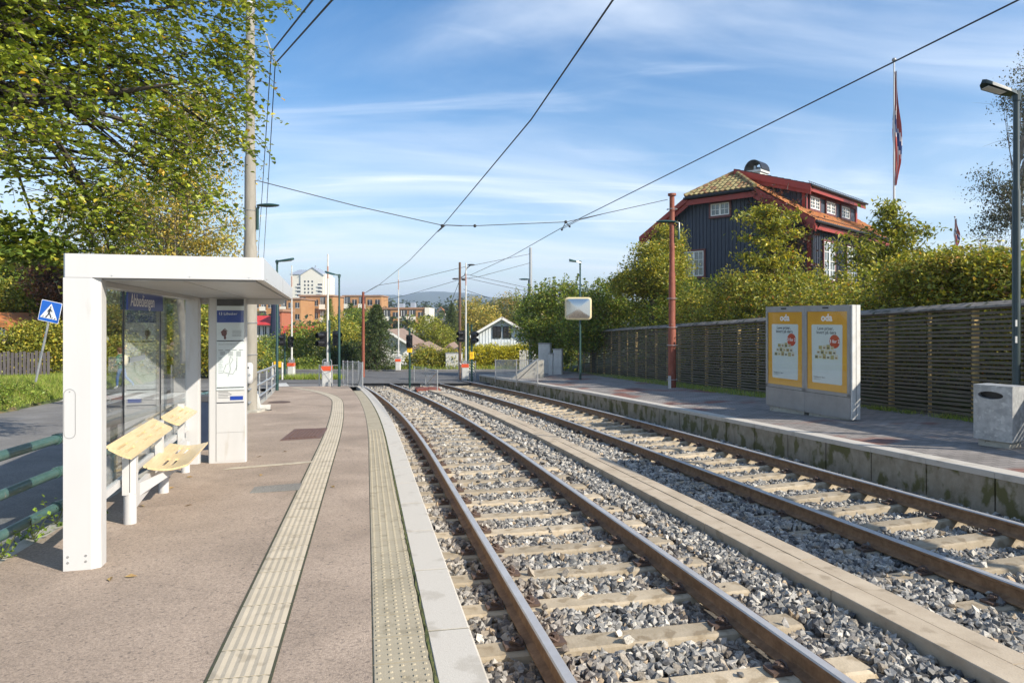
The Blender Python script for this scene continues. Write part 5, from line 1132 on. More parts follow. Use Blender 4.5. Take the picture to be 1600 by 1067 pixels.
# dormer
D0,D1,DF,DT=1.6,9.0,.9,8.28-HZ
mb=MB(); zf=zr(DF)+.1
mb.poly([(D0,DF,zf),(D0,DF,DT),(D0,4.4,RZ+.0),(D0,4.2,zr(4.2))],(.1,0,0)); mb.poly([(D1-.1,DF,zf),(D1-.1,DF,DT),(D1-.1,4.4,RZ),(D1-.1,4.2,zr(4.2))],(.1,0,0)); mb.box(D0+.1,D1-.1,DF,DF+.1,zf,DT)
b_=DF+.2
while b_<3.8:
    zt_=DT+(RZ-DT)*(b_-DF)/(4.4-DF); mb.box(D0-.04,D0-.001,b_,b_+.06,zr(b_)+.1,zt_-.02); b_+=.22
mb.build('dormer_wall',M['cladding'],hs)
mb=MB(); e=.45
mb.poly([(D0-.45,DF-e,DT+.02-.12),(D1+.35,DF-e,DT+.02-.12),(D1+.35,4.5,RZ+.22),(D0-.45,4.5,RZ+.22)],(0,0,.08)); mb.build('dormer_roof',M['tileblack'],hs)
dvv=Vector((0,4.5-DF+e,RZ+.22-DT+.1)); tiles('dormer_tiles',(D0-.45,DF-e,DT-.02),(1,0,0),dvv,[(0,0),(D1-D0+.8,0),(D1-D0+.8,dvv.length),(0,dvv.length)],M['tileblack'],parent=hs)
mb=MB(); mb.poly([(D0-.47,DF-e-.05,DT-.02),(D0-.47,4.5,RZ+.33),(D0-.47,4.5,RZ-.0),(D0-.47,DF-e-.05,DT-.36)],(-.05,0,0)); mb.poly([(D0-.35,DF-e,DT-.14),(D0-.35,4.4,RZ+.15),(D0-.35,4.4,RZ-.3),(D0-.35,DF-e,DT-.5)],(-.05,0,0))
mb.box(D0-.42,D1+.35,DF-e+.02,DF-e+.06,DT-.32,DT-.1); mb.box(D0-.06,D0+.02,DF-.07,DF+.12,zf-.1,DT-.05); mb.box(D0-.05,D0+.18,DF-.07,DF,zf-.1,DT-.05); mb.box(D1-.18,D1+.05,DF-.07,DF,zf-.1,DT-.05); mb.box(D0,D1,DF-.06,DF,DT-.35,DT-.05); mb.box(D0,D1,DF-.05,DF,zf-.1,zf+.08)
mb.build('dormer_trim',M['redtrim'],hs)
mb=MB(); mb.tube([(D0-.5,DF-e-.08,DT-.05),(D1+.35,DF-e-.08,DT-.05)],.06,8); mb.build('dormer_gutter',M['black'],hs,smooth=True)
mb=MB()
for i in range(int((D1-D0+.6)/.25)): mb.tube([(D0-.3+.25*i,DF-e+.1,DT+.05),(D0-.3+.25*i,DF-e+.1,DT+.17)],.012,4)
mb.tube([(D0-.4,DF-e+.1,DT+.17),(D1+.3,DF-e+.1,DT+.17)],.015,5); mb.tube([(o0,-.25,EZ+.42),(LEN+.6,-.25,EZ+.42)],.015,5)
for i in range(60): mb.tube([(o0+.2*i,-.25,EZ+.28),(o0+.2*i,-.25,EZ+.42)],.01,4)
mb.build('snow_guard',M['black'],hs)
for a in (2.75,4.95,7.15): window(hs,(a,DF-.02,zf+.20),(1,0,0),(0,-1,0),1.25,DT-.4-(zf+.20)-.02,(2,3))
# chimney with arched cover
mb=MB(); mb.box(3.35,4.35,mid-.42,mid+.42,RZ-.3,RZ+.50); mb.box(3.28,4.42,mid-.5,mid+.5,RZ+.50,RZ+.62); ch=mb.build('chimney',M['whiteold'],hs)
mb=MB(); n=16
for i in range(n):
    a0=math.pi*i/n;a1=math.pi*(i+1)/n; ro,ri=.52,.46
    P=[(mid-ro*math.cos(a0),RZ+.62+ro*1.15*math.sin(a0)),(mid-ro*math.cos(a1),RZ+.62+ro*1.15*math.sin(a1)),(mid-ri*math.cos(a1),RZ+.62+ri*1.15*math.sin(a1)),(mid-ri*math.cos(a0),RZ+.62+ri*1.15*math.sin(a0))]
    mb.poly([(3.32,p[0],p[1]) for p in P],(1.06,0,0))
mb.build('chimney_cover',M['black'],ch)
mb=MB(); [mb.cyl(x,mid,RZ+.62,RZ+.9,.1,10) for x in (3.65,4.05)]; mb.build('flue',M['steel'],ch)
# creeper on the house corner
P,cc,dd=clumps([tuple(Matrix.LocRotScale(hs.location,hs.rotation_euler,None)@Vector((-.2,b,z)))+(.9,.9,1.2) for b,z in ((.6,5.2),(1.3,5.9),(2.0,6.6),(1.0,4.0),(.3,3.4),(1.5,5.0))],220,26,.22,.2)
cr=thing('creeper','dark reddish climbing vine over the corner of the dark blue house','climbing plant',(14.41,33,HZ)); leaves('foliage',P,.12,[(.10,.035,.03,5),(.06,.03,.025,4),(.05,.06,.02,2)],cr,origin=(14.41,33,HZ))
mb=MB()
for i in range(60):
    p=Vector(P[rng.integers(len(P))])-Vector((14.41,33,HZ)); d=Vector((random.gauss(0,.6),random.gauss(0,.6),random.gauss(0,.5))); mb.tube([p,p+d*.5,p+d+Vector((0,0,.1))],[.02,.014,.006],4)
mb.build('stems',M['bark'],cr)
# ================================================================ BACKGROUND BUILDINGS
bg={'brick':mat('ochre_brick',(.36,.175,.065),.85,(.44,.235,.095),.3),'cream':mat('cream_render',(.66,.62,.52),.8,(.72,.68,.58),.1),'whitewood':mat('white_boards',(.62,.66,.68),.6,(.70,.73,.74),2,stretch=(3,3,.3)),
 'whitehouse':mat('white_render',(.72,.72,.70),.7),'redroof':mat('red_awning',(.50,.04,.035),.6,(.42,.03,.03),1),'browntile':mat('brown_tiles',(.20,.14,.11),.85,(.27,.19,.14),1.5),'greyroof':mat('grey_roof',(.28,.32,.38),.6),'band':mat('roof_band',(.30,.17,.10),.7)}
def block(name,label,px0,px1,pt,pb_,Y,depth,floors,bays,wallm,roofh=0,balc=(),rz=0,bw=.6,win=M['windark'],ov=.3):
    a=at(px0,Y,pb_); b=at(px1,Y,pb_); w=b.x-a.x; H=(pb_-pt)/F*Y; t=thing(name,label,'building',tuple(a),rz)
    mb=MB(); mb.box(0,w,0,depth,-6,H); mb.build('wall',wallm,t)
    mb=MB(); mb.box(-ov,w+ov,-ov,depth+ov,H,H+.45); mb.build('roof',bg['band'],t)
    fh=H/floors; cw_=w/bays
    for f in range(floors):
        for c in range(bays):
            k=(f*bays+c); x=cw_*c+cw_*(1-bw)/2; z=fh*f+fh*.28
            if (c in balc):
                mb=MB(); mb.box(cw_*c+.2,cw_*(c+1)-.2,-.05,.0,fh*f+fh*.1,fh*(f+1)-.3); wn=mb.build('window',win,t)
                mb=MB(); mb.box(cw_*c+.1,cw_*(c+1)-.1,-1.1,-.98,fh*f+.05,fh*f+fh*.38); mb.box(cw_*c+.1,cw_*(c+1)-.1,-.98,-.051,fh*f,fh*f+.12); mb.build('balcony',bg['cream'],t)
                mb=MB(); mb.box(x,x+.12,-.09,-.051,fh*f+.3,fh*(f+1)-.35); mb.box(cw_*(c+.5),cw_*(c+.5)+.1,-.09,-.051,fh*f+.3,fh*(f+1)-.35); mb.build('window_frame',M['framewhite'],wn)
            else:
                mb=MB(); mb.box(x,x+cw_*bw,-.06,0,z,z+fh*.45); wn=mb.build('window',win,t)
                mb=MB(); mb.box(x+cw_*bw*.48,x+cw_*bw*.52,-.1,-.061,z,z+fh*.45); mb.box(x-.05,x+cw_*bw+.05,-.1,-.061,z-.08,z); mb.build('window_frame',M['framewhite'],wn)
    return t,w,H
# tower
Y=520; a=at(454,Y,560); tw=thing('tower_block','tall cream residential tower with a grey gabled top rising above the brick flats','building',tuple(a)); sc=Y/F
w=(508-454)*sc; He=(560-428)*sc; Ha=(560-418)*sc
mb=MB(); mb.box(0,w,0,22,0,He); mb.poly([(w*.30,-1,He-1),(w*.95,-1,He-1),(w*.64,-1,Ha-.5)],(0,22,0)); mb.box(w*.30,w*.95,-1.0,0,0,He-1); mb.box(-11,0,3,18,0,(560-466)*sc); mb.box(w,w+2.5,4,18,0,(560-432)*sc); mb.build('wall',bg['cream'],tw)
mb=MB(); mb.poly([(w*.28,-1.6,He-.8),(w*.64,-1.6,Ha+.2),(w*.64,22.5,Ha+.2),(w*.28,22.5,He-.8)],(0,0,-.5)); mb.poly([(w*.97,-1.6,He-1),(w*.64,-1.6,Ha+.2),(w*.64,22.5,Ha+.2),(w*.97,22.5,He-1)],(0,0,-.5)); mb.poly([(-.5,-.6,He-.2),(w*.36,-.6,He-.2),(w*.5,12,He+4),(w*.1,12,He+4)],(0,0,-.4)); mb.cyl(w*.7,2,Ha,Ha+1.6,.5,8); mb.build('roof',bg['greyroof'],tw)
for f in range(9):
    z=(560-439-5.72*f)*sc
    for px in (477,482.5,488.5):
        x=(px-454)*sc; mb=MB(); mb.box(x-.6,x+.6,-1.08,-1.0,z-1.2,z+.2); g=mb.build('window',M['windark'],tw)
    for px in (467.5,500.5):
        if f==0: continue
        x=(px-454)*sc; yy=-1.0 if px>480 else 0; mb=MB(); mb.box(x-1.7,x+1.7,yy-.08,yy,z-.9,z+.6); mb.build('window',M['windark'],tw)
        mb=MB(); mb.box(x-1.7,x+1.7,yy-.9,yy-.7,z-1.6,z-.7); mb.build('balcony',M['framewhite'],tw)
block('brick_flats','long ochre brick terrace of flats below the cream tower, left part',396,470,468,540,200,14,4,7,bg['brick'],balc=(1,4))
block('brick_flats','taller ochre brick block of flats directly below the tower, right of the left terrace',468,520,463,545,215,14,4,5,bg['brick'],balc=(0,3))
block('brick_flats','ochre brick block of flats half hidden behind the spruce',536,596,463,540,260,14,4,5,bg['brick'],balc=(0,2))
t,w,H=block('brick_flats','orange brick flats with cream balconies left of centre, right of the tall raised boom',598,664,483,556,185,12,4,5,bg['brick'],balc=(0,2,3))
mb=MB(); mb.box(w,w+1.2,-.5,12,-6,H+.4); mb.build('end_wall',bg['cream'],t)
mb=MB(); mb.box(w*.3,w*.45,3,6,H+.45,H+1.6); mb.box(w*.62,w*.72,3,6,H+.45,H+1.8); mb.build('roof_hut',bg['greyroof'],t)
t,w,H=block('terrace_house','white terraced house with red awnings seen right of the concrete mast',398,428,507,560,120,9,2,3,bg['whitehouse'],balc=(0,1,2))
mb=MB(); mb.poly([(-.3,-1.6,H-.1),(w+.3,-1.6,H-.1),(w+.3,1.2,H+1.4),(-.3,1.2,H+1.4)],(0,0,.15)); mb.build('awning',bg['redroof'],t)
t,w,H=block('terrace_house','red roofed terraced house between the left barrier boom and the nearest barrier',440,492,526,562,115,9,1,4,bg['whitehouse'],balc=())
mb=MB(); mb.poly([(-.3,-1.2,H-.1),(w+.3,-1.2,H-.1),(w+.3,2.5,H+1.6),(-.3,2.5,H+1.6)],(0,0,.15)); mb.build('awning',bg['redroof'],t)
t,w,H=block('brick_tower','narrow red brick stair tower between the red awnings',428,440,487,560,118,6,3,1,mat('red_brick',(.36,.12,.06),.85))
t=thing('closed_parasol','dark blue closed parasol standing before the brick flats behind the first lamp','parasol',tuple(at(430,90,545)))
mb=MB(); mb.tube([(0,0,0),(0,0,.8),(0,0,1.2),(0,0,6.8),(0,0,7.4)],[.06,.06,.75,.42,.05],10); mb.build('canopy',mat('parasol_navy',(.012,.018,.045),.7),t)
def gable(name,label,px0,px1,peave,papex,pbase,Y,depth,wallm,roofm,wins,rz=0,apx=None,over=.5,battens=0):
    a=at(px0,Y,pbase); w=(px1-px0)/F*Y; He=(pbase-peave)/F*Y; Ha=(pbase-papex)/F*Y; ax_=w/2 if apx is None else (apx-px0)/F*Y
    t=thing(name,label,'house',tuple(a),rz)
    mb=MB(); mb.poly([(0,0,-3),(w,0,-3),(w,0,He),(ax_,0,Ha),(0,0,He)],(0,depth,0))
    if battens:
        x=.1
        while x<w: zt_=He+(Ha-He)*(x/ax_ if x<ax_ else (w-x)/(w-ax_)); mb.box(x,x+.05,-.03,-.001,-1,zt_-.02); x+=.3
    mb.build('wall',wallm,t)
    mb=MB(); k=(Ha-He)/ax_; k2=(Ha-He)/(w-ax_)
    mb.poly([(-over,-.5,He-k*over),(ax_,-.5,Ha),(ax_,depth+.4,Ha),(-over,depth+.4,He-k*over)],(0,0,.14)); mb.poly([(w+over,-.5,He-k2*over),(ax_,-.5,Ha+.002),(ax_,depth+.4,Ha+.002),(w+over,depth+.4,He-k2*over)],(0,0,.14)); mb.build('roof',roofm,t)
    mb=MB(); mb.poly([(-over,-.56,He-k*over+.12),(ax_,-.56,Ha+.12),(ax_,-.56,Ha-.12),(-over,-.56,He-k*over-.12)],(0,.05,0)); mb.poly([(w+over,-.56,He-k2*over+.12),(ax_,-.561,Ha+.12),(ax_,-.561,Ha-.12),(w+over,-.56,He-k2*over-.12)],(0,.05,0)); mb.build('barge_board',M['framewhite'] if 'white_house' in name else roofm,t)
    for (qa,qb,qt,qbm,dark) in wins:
        x0=(qa-px0)/F*Y; x1=(qb-px0)/F*Y; z0=(pbase-qbm)/F*Y; z1=(pbase-qt)/F*Y
        mb=MB(); mb.box(x0,x1,-.06,0,z0,z1); g=mb.build('window',M['windark'],t); fm=M['black'] if dark else M['framewhite']
        mb=MB(); xm=(x0+x1)/2; f=.07
        for q in ((x0-f,x0,z0-f,z1+f),(x1,x1+f,z0-f,z1+f),(x0,x1,z0-f,z0),(x0,x1,z1,z1+f),(xm-.03,xm+.03,z0,z1),(x0,xm-.03,(z0+z1)/2-.02,(z0+z1)/2+.02),(xm+.03,x1,(z0+z1)/2-.02,(z0+z1)/2+.02)): mb.box(q[0],q[1],-.10,-.061,q[2],q[3])
        mb.build('window_frame',fm,g)
    return t
gable('white_house','pale blue white boarded house with two dark windows behind the yellow hedge',743,826,521,497,570,66,9,bg['whitewood'],bg['browntile'],[(771,782,511,527,1),(787,798,511,527,1)],apx=784,battens=1)
gable('white_house','small white gabled house beside the spruce, left of centre',594,636,535,517,585,62,8,bg['whitehouse'],bg['browntile'],[(616,625,539,549,0)],apx=607)
gable('brown_roof_house','low white house with a brown roof between the spruce and green hedge',636,684,551,538,575,64,5,bg['whitehouse'],bg['browntile'],[(643,649,541,548,0)],over=.8)
gable('brown_roof_house','small house with a brown roof peeping over the green hedge right of the round tree',690,714,551,539,575,72,6,bg['whitehouse'],bg['browntile'],[],over=.4)
gable('distant_house','tiny pale house with orange roof on the far hillside',683,694,487,480,500,330,8,bg['cream'],bg['tile'] if 'tile' in bg else M['tileorange'],[])
gable('distant_house','dark roofed house below the tiny hillside house',676,698,508,499,530,150,9,bg['brick'],M['tileblack'],[])
gable('garden_house','low house with an orange tiled roof at the far left edge behind the garden hedge',-45,18,507,493,545,28.8,3,mat('garden_wall',(.25,.2,.17),.8),M['tileorange'],[(2,8,512,520,0)],over=.25)
t=thing('parked_car','grey car parked far off below the orange brick flats','car',tuple(at(650,120,529))); mb=MB(); mb.bbox(0,4.2,0,1.7,.25,.8,.2); mb.poly([(.7,.1,.8),(3.6,.1,.8),(3.0,.2,1.35),(1.3,.2,1.35)],(0,1.4,0)); mb.build('body',M['greymetal'],t,smooth=True)
mb=MB(); [mb.tube([(x,-.02,.3),(x,.2,.3)],.32,14) for x in (.8,3.3)]; mb.build('wheel',M['black'],t)
mb=MB(); mb.poly([(.95,.09,.83),(3.3,.09,.83),(2.9,.15,1.28),(1.4,.15,1.28)],(0,-.02,0)); mb.build('window',M['windark'],t)
# small picket gate right of yellow hedge
t=thing('garden_fence','low pale picket fence right of the yellow hedge','fence',tuple(at(820,52,578))); mb=MB(); [mb.box(.14*i-.4,.14*i-.3,0,.02,0,1.5) for i in range(12)]; mb.build('pickets',M['whiteold'],t)
# ================================================================ VEGETATION
# large tree upper left
sprays('lime_tree','large broadleaf tree hanging over the shelter, filling the top left corner','tree',(-11.5,10.5,-.3),
 [blob(-60,60,9.5,200,140,1.6),blob(60,110,9.8,160,120,1.5),blob(190,70,10.2,130,100,1.4),blob(310,60,10.6,75,90,1.0),blob(355,40,10.8,38,60,.6),blob(270,180,10.4,110,80,1.1),blob(345,140,10.8,38,45,.6),blob(350,222,10.9,46,32,.5),blob(150,230,9.8,120,70,1.2),blob(10,215,9.2,80,50,1.0),blob(290,280,10.6,85,42,.8),blob(180,330,10.2,90,45,.9),blob(95,300,9.6,45,30,.7),blob(130,375,10.0,60,22,.6),blob(330,305,10.9,30,25,.5),blob(235,-60,10.5,200,80,1.6),blob(-40,-40,9.5,200,100,2.0)],430,7,.088,PLI,.30,(-9.3,10.3,7.5),110,length=.46,step=.046,spread=.24,
 limbs=[([at(px,9.9,py) for px,py in ((-160,190),(-40,140),(60,135),(140,148),(215,140),(290,128))],[.16,.11,.08,.055,.035,.012]),([at(px,9.7,py) for px,py in ((-160,120),(-20,60),(60,30),(75,-40))],[.12,.10,.07,.04]),([at(px,9.8,py) for px,py in ((-160,150),(0,165),(90,158),(200,190),(300,230))],[.10,.07,.045,.03,.01]),([at(px,9.8,py) for px,py in ((-160,150),(20,170),(90,220),(130,290),(150,360))],[.09,.06,.045,.03,.01])])
t=thing('hanging_branch','dark leafy branch reaching in from the left above the garden house','branch',tuple(at(-60,9.2,330)))
mb=MB(); O=at(-60,9.2,330)
for ps in (((-60,330),(0,352),(50,378),(92,392)),((-60,370),(0,392),(40,405),(70,402)),((-60,120),(40,150),(130,150),(215,146)),((-60,150),(60,160),(150,168)),((0,165),(60,205),(110,270),(150,330),(170,390))):
    mb.tube([at(px,9.3+.01*abs(px)*.5,py)-O for px,py in ps],[.05,.035,.025,.015,.01][:len(ps)],6)
mb.build('limb',M['bark'],t,smooth=True)
P,_,_=clumps([blob(0,355,9.3,60,18,.4),blob(60,385,9.5,45,14,.3),blob(10,398,9.3,50,14,.3),blob(80,400,9.6,20,10,.3)],70,26,.14,.1); leaves('foliage',P,.095,PG,t,origin=O,up=1,droop=.8,asp=.72)
# birch behind
tree('birch_tree','yellowing feathery birch behind the large tree, left of the concrete mast','tree',tuple(at(290,27,560)),
 [blob(300,230,27,70,110,1.8),blob(250,320,27,80,90,2),blob(335,350,26.5,40,60,1.2),blob(180,340,28,80,70,2),blob(290,180,27,40,60,1.2),blob(320,395,27,55,40,1.4),blob(240,400,28,90,50,1.6)],650,60,.40,.095,PBI,.16,'barkl',60,shell=.2,up=.1,droop=1.2,twigs=3)
# left background trees and hedge
tree('garden_tree','broad green garden tree behind the picket fence at the far left','tree',tuple(at(20,34,570)),[blob(-10,450,33,70,60,2.5),blob(55,440,34,50,55,2),blob(70,480,33,40,45,1.5),blob(60,515,32,40,24,1.5)],520,55,.45,.17,PG,.25,nb=20,shell=.4)
tree('yellow_shrub','yellowish rounded shrub behind the hedge at the left edge','shrub',tuple(at(0,29,570)),[blob(-5,470,31,34,30,1),blob(30,480,31.5,20,20,1)],160,55,.3,.13,PGY,.1,nb=8)
tree('copper_tree','reddish brown leaved tree between the green garden tree and shelter','tree',tuple(at(88,30,570)),[blob(88,430,30,28,42,1.2),blob(105,480,30,22,40,1)],150,60,.35,.14,PRE,.12,nb=12)
def hedge(name,label,blobs,ncl,per,cr_,leaf,pal,base,cat='hedge',shell=.55,up=.6,stems=10):
    return tree(name,label,cat,base,blobs,ncl,per,cr_,leaf,pal,.05,nb=stems,shell=shell,up=up)
hedge('garden_hedge','mixed green and autumn coloured hedge behind the grey picket fence',[blob(x,(545 if x>25 else 562)+7*math.sin(x),27.5,30,(36 if x>25 else 26),.9) for x in range(-40,110,22)],420,60,.26,.10,PGY,tuple(at(40,27.5,590)))
hedge('roadside_hedge','green hedge across the side road seen through the shelter glass',[blob(x,560+6*math.sin(x*.3),40,32,32,1.4) for x in range(90,400,24)],620,55,.38,.15,PGY,tuple(at(240,40,592)))
for i,(px,py,Yd,rx,ry,pal,lab) in enumerate(((150,480,50,70,80,PG,'bushy green tree behind the roadside hedge, leftmost through the glass'),(230,490,46,60,70,PDK,'dark tree behind the roadside hedge in the middle of the glass'),(300,480,48,50,75,PG,'green tree behind the roadside hedge beside the shelter back post'),(330,520,44,30,40,PGY,'small yellowish tree seen between back post and timetable panel'))):
    tree('roadside_tree',lab,'tree',tuple(at(px,Yd,585)),[blob(px,py,Yd,rx,ry,3),blob(px-rx*.5,py+25,Yd,rx*.6,ry*.6,2),blob(px+rx*.5,py+20,Yd,rx*.6,ry*.6,2)],240,60,.6,.2,pal,.3,nb=16,group='trees along the side road')
# beyond the crossing, left to right
hedge('shrub_bank','loose green shrubs below the terraced houses right of the concrete mast',[blob(405,565,58,25,22,1.5),blob(440,548,75,28,22,2),blob(470,560,70,30,22,2),blob(415,540,80,12,14,1.4)],300,50,.35,.16,PG,tuple(at(420,58,585)),'shrubs')
hedge('clipped_hedge','flat topped clipped green hedge behind the left barrier',[blob(x,577,54,14,16,1) for x in range(425,510,11)],260,55,.28,.14,PG,tuple(at(465,54,588)))
tree('garden_tree','bright green tree left of the nearest barrier boom','tree',tuple(at(480,62,585)),[blob(470,535,64,28,26,2),blob(498,545,62,26,30,2)],200,50,.5,.19,PG,.15,nb=12)
tree('garden_tree','bright yellow green tree behind the nearest signal','tree',tuple(at(530,60,585)),[blob(525,520,60,28,30,2),blob(545,545,58,28,35,2),blob(520,560,57,24,26,2)],260,55,.45,.17,PGY,.15,nb=12)
tree('garden_tree','mid green leafy tree filling the gap left of the ragged spruce','tree',tuple(at(556,72,580)),[blob(556,508,72,22,26,2),blob(548,530,71,24,24,2),blob(570,520,72,16,22,2)],240,50,.5,.18,PG,.15,nb=12)
tree('dark_hedge','tall dark green thicket behind the mesh fence','shrubs',tuple(at(540,55,588)),[blob(x,562,55,18,28,1.2) for x in (508,525,542,558)],220,60,.35,.14,PDK,.1,nb=8)
def spruce(label,px,Yd,ptop,pbot,rw,pal=PDK,n=26,per=240):
    b=at(px,Yd,pbot); t=thing('spruce_tree',label,'tree',tuple(b)); H=(pbot-ptop)/F*Yd; R=rw/F*Yd; P=[]; mb=MB(); mb.tube([(0,0,-.3),(0,0,H*.5),(0,0,H)],[R*.09,R*.05,.02],8)
    for i in range(n):
        z=H*(.10+.88*i/n); r=R*(1-i/n)**.8*(.8+.3*random.random())+.1; k=7
        for j in range(k):
            a=2*math.pi*(j+random.random()*.7)/k; rr_=r*random.uniform(.7,1.1); e=Vector((math.cos(a)*rr_,math.sin(a)*rr_,z-.22*rr_)); mb.tube([(0,0,z),tuple(Vector((0,0,z)).lerp(e,.6)+Vector((0,0,.03))),tuple(e)],[.035,.02,.008],4,caps=False)
            m_=per//k; u=rng.random(m_)**.6; pts=np.array([0,0,z])*(1-u[:,None])+np.array(e)*u[:,None]+rng.normal(size=(m_,3))*[.16,.16,.10]*(0.4+rr_*.35); P.append(pts)
    leaves('crown',np.concatenate(P),.15,pal,t,up=.2,droop=.9,asp=.35); mb.build('trunk',M['bark'],t); return t
spruce('large ragged dark spruce behind the thin red mast',588,52,472,588,50,PDK,30,480)
spruce('pointed spruce far left of the raised boom, near the cream tower',515,90,463,545,16,PG)
spruce('dark pointed spruce between the lamp and the thin red mast',548,75,470,560,20,PDK)
spruce('narrow dark conifer left of the slim brown mast',706,95,471,560,24,PDK,30,420)
tree('round_tree','light yellow green round tree in front of the orange brick flats','tree',tuple(at(680,85,560)),[blob(668,513,85,20,18,2),blob(690,530,85,22,20,2),blob(660,535,85,14,14,1.5)],150,50,.5,.2,[(.30,.30,.03,5),(.20,.22,.03,3)],.15,nb=10)
hedge('green_hedge','untidy green garden hedge across the crossing, left of the pale transformer cabinet',[blob(x,566-4*math.sin(x*.2),54,16,22,1) for x in range(648,722,11)],300,60,.3,.13,PGY,tuple(at(680,54,584)))
hedge('yellow_hedge','bright yellow hedge across the crossing in front of the pale white house',[blob(x,560,54.5,15,21,.9) for x in range(744,822,11)],420,60,.26,.13,PYE,tuple(at(780,54.5,578)),up=.5)
for (px,py,Yd,rx,ry,pal,lab) in ((738,505,110,18,45,PBI,'tall pale birch directly right of the slim brown mast'),(760,515,100,16,38,PBI,'pale weeping birch left of the white house gable'),(790,490,115,36,32,POL,'large round olive tree above the pale white house'),(835,500,105,30,32,PG,'green tree behind the tall mast'),(722,530,120,14,26,PDK,'dark round tree behind the slim brown mast')):
    tree('valley_tree',lab,'tree',tuple(at(px,Yd,570)),[blob(px,py,Yd,rx,ry,3),blob(px-rx*.4,py+20,Yd,rx*.7,ry*.7,2.4),blob(px+rx*.4,py+22,Yd,rx*.7,ry*.7,2.4)],260,50,.8,.28,pal,.3,nb=14,group='trees in the valley')
# right side bushes behind the tracks and fence
tree('roadside_bush','tall dark green bush behind the utility cabinets right of the tall mast','tree',tuple(at(855,42,590)),[blob(845,492,42,34,36,2),blob(880,484,41,40,38,2),blob(850,530,40,38,36,2),blob(880,540,39,30,36,2)],420,60,.38,.14,PG+[(.2,.17,.05,2)],.2,nb=26,twigs=2)
tree('roadside_bush','dark loose bush around the street lamp with the mirror','tree',tuple(at(925,36,588)),[blob(915,490,36,36,34,1.6),blob(950,486,35,34,30,1.6),blob(925,520,34,46,26,1.4),blob(948,456,36,14,14,.8)],420,60,.32,.12,PG+[(.16,.13,.05,2)],.15,nb=28,twigs=2)
def HB(Yh,dx,zc,rx,rz_): return (FX(Yh)+dx,Yh,zc,rx,1.1,rz_)
pro=[(33.5,-.2,2.6),(31,.1,2.7),(28.5,.35,2.9),(26,.55,2.8),(24,.6,2.9),(22,.7,3.0),(20,.85,3.1),(18,1.0,3.2),(16,1.05,3.3),(14,1.1,3.4),(12,1.2,3.45),(10,1.3,3.5)]
hb=[];
for (Yh,zz,tt_) in pro:
    top=CZ+(498-{33.5:470,31:462,28.5:455,26:455,24:450,22:447,20:452,18:446,16:440,14:424,12:418,10:412}[Yh])/F*(Yh+1.0)
    lo=-SL*Yh+.6; hb.append((FX(Yh)+1.6,Yh+.8,(top+lo)/2,1.25,1.3,(top-lo)/2)); hb.append((FX(Yh)+3.4,Yh+1.2,(top+lo)/2+.2,1.6,1.5,(top-lo)/2))
for i in range(46):
    Yh=random.uniform(9.5,32); k=min(range(len(pro)),key=lambda q:abs(pro[q][0]-Yh)); bb_=hb[2*k+(i%2)]; top=bb_[2]+bb_[5]
    hb.append((FX(Yh)+random.uniform(1.0,3.4),Yh+.8,top+random.uniform(-.1,.18),.16,.2,random.uniform(.2,.42)))
hedge('garden_hedge','long untidy green and yellow hedge growing above the slatted fence',[h for h in hb if h[1]<27],2900,66,.23,.085,PGY+[(.22,.12,.04,.8)],(FX(18)+1.6,18,.0),shell=.6,stems=60)
hedge('garden_hedge','far darker end of the hedge above the slatted fence, left of the rusty mast',[h for h in hb if h[1]>=27],800,60,.27,.10,PG+[(.2,.16,.05,2)],(FX(30)+1.6,30,-.5),shell=.6,stems=26)
def shoots(name_parent,tops,n,hh,pal,leaf):
    P=[]; mb=MB(); o=Vector(name_parent.location)
    for i in range(n):
        q=tops[random.randrange(len(tops))]; p=Vector((q[0]+random.uniform(-1,1)*q[3]*.8,q[1]+random.uniform(-.8,.8)*q[4],q[2]+q[5]*.72)); h=random.uniform(.5,1.25)*hh+q[5]*.2; d_=Vector((random.gauss(0,.28),random.gauss(0,.28),1))
        e=p+d_*h; m_=p.lerp(e,.5)+Vector((random.gauss(0,.04),0,0)); mb.tube([p-o,m_-o,e-o],[.009,.006,.003],3,caps=False)
        k=int(34*h/.6); u=rng.random(k)[:,None]; P.append(np.array(p)*(1-u)+np.array(e)*u+rng.normal(size=(k,3)).clip(-2,2)*[.075,.075,.04]*(1.15-u*.6))
    leaves('shoots',np.concatenate(P),leaf,pal,name_parent,origin=o,up=.3,droop=.3); n>1000 and mb.build('shoot_stems',M['bark'],name_parent)
H1_=[o for o in bpy.data.objects if o.get('label','').startswith('long untidy')][0]; shoots(H1_,[h for h in hb if h[3]>1 and h[1]<27],170,.55,PGY,.085)
H2o=[o for o in bpy.data.objects if o.get('label','').startswith('far darker end')][0]; shoots(H2o,[h for h in hb if h[3]>1 and h[1]>=27],40,.6,PG,.10)
for lab,bl_ in (('tall dark green bush',[blob(845,492,42,34,36,2),blob(880,484,41,40,38,2)]),('dark loose bush',[blob(915,490,36,36,34,1.6),blob(950,486,35,34,30,1.6)])):
    shoots([o for o in bpy.data.objects if o.get('label','').startswith(lab)][0],bl_,20,.7,PG,.12)
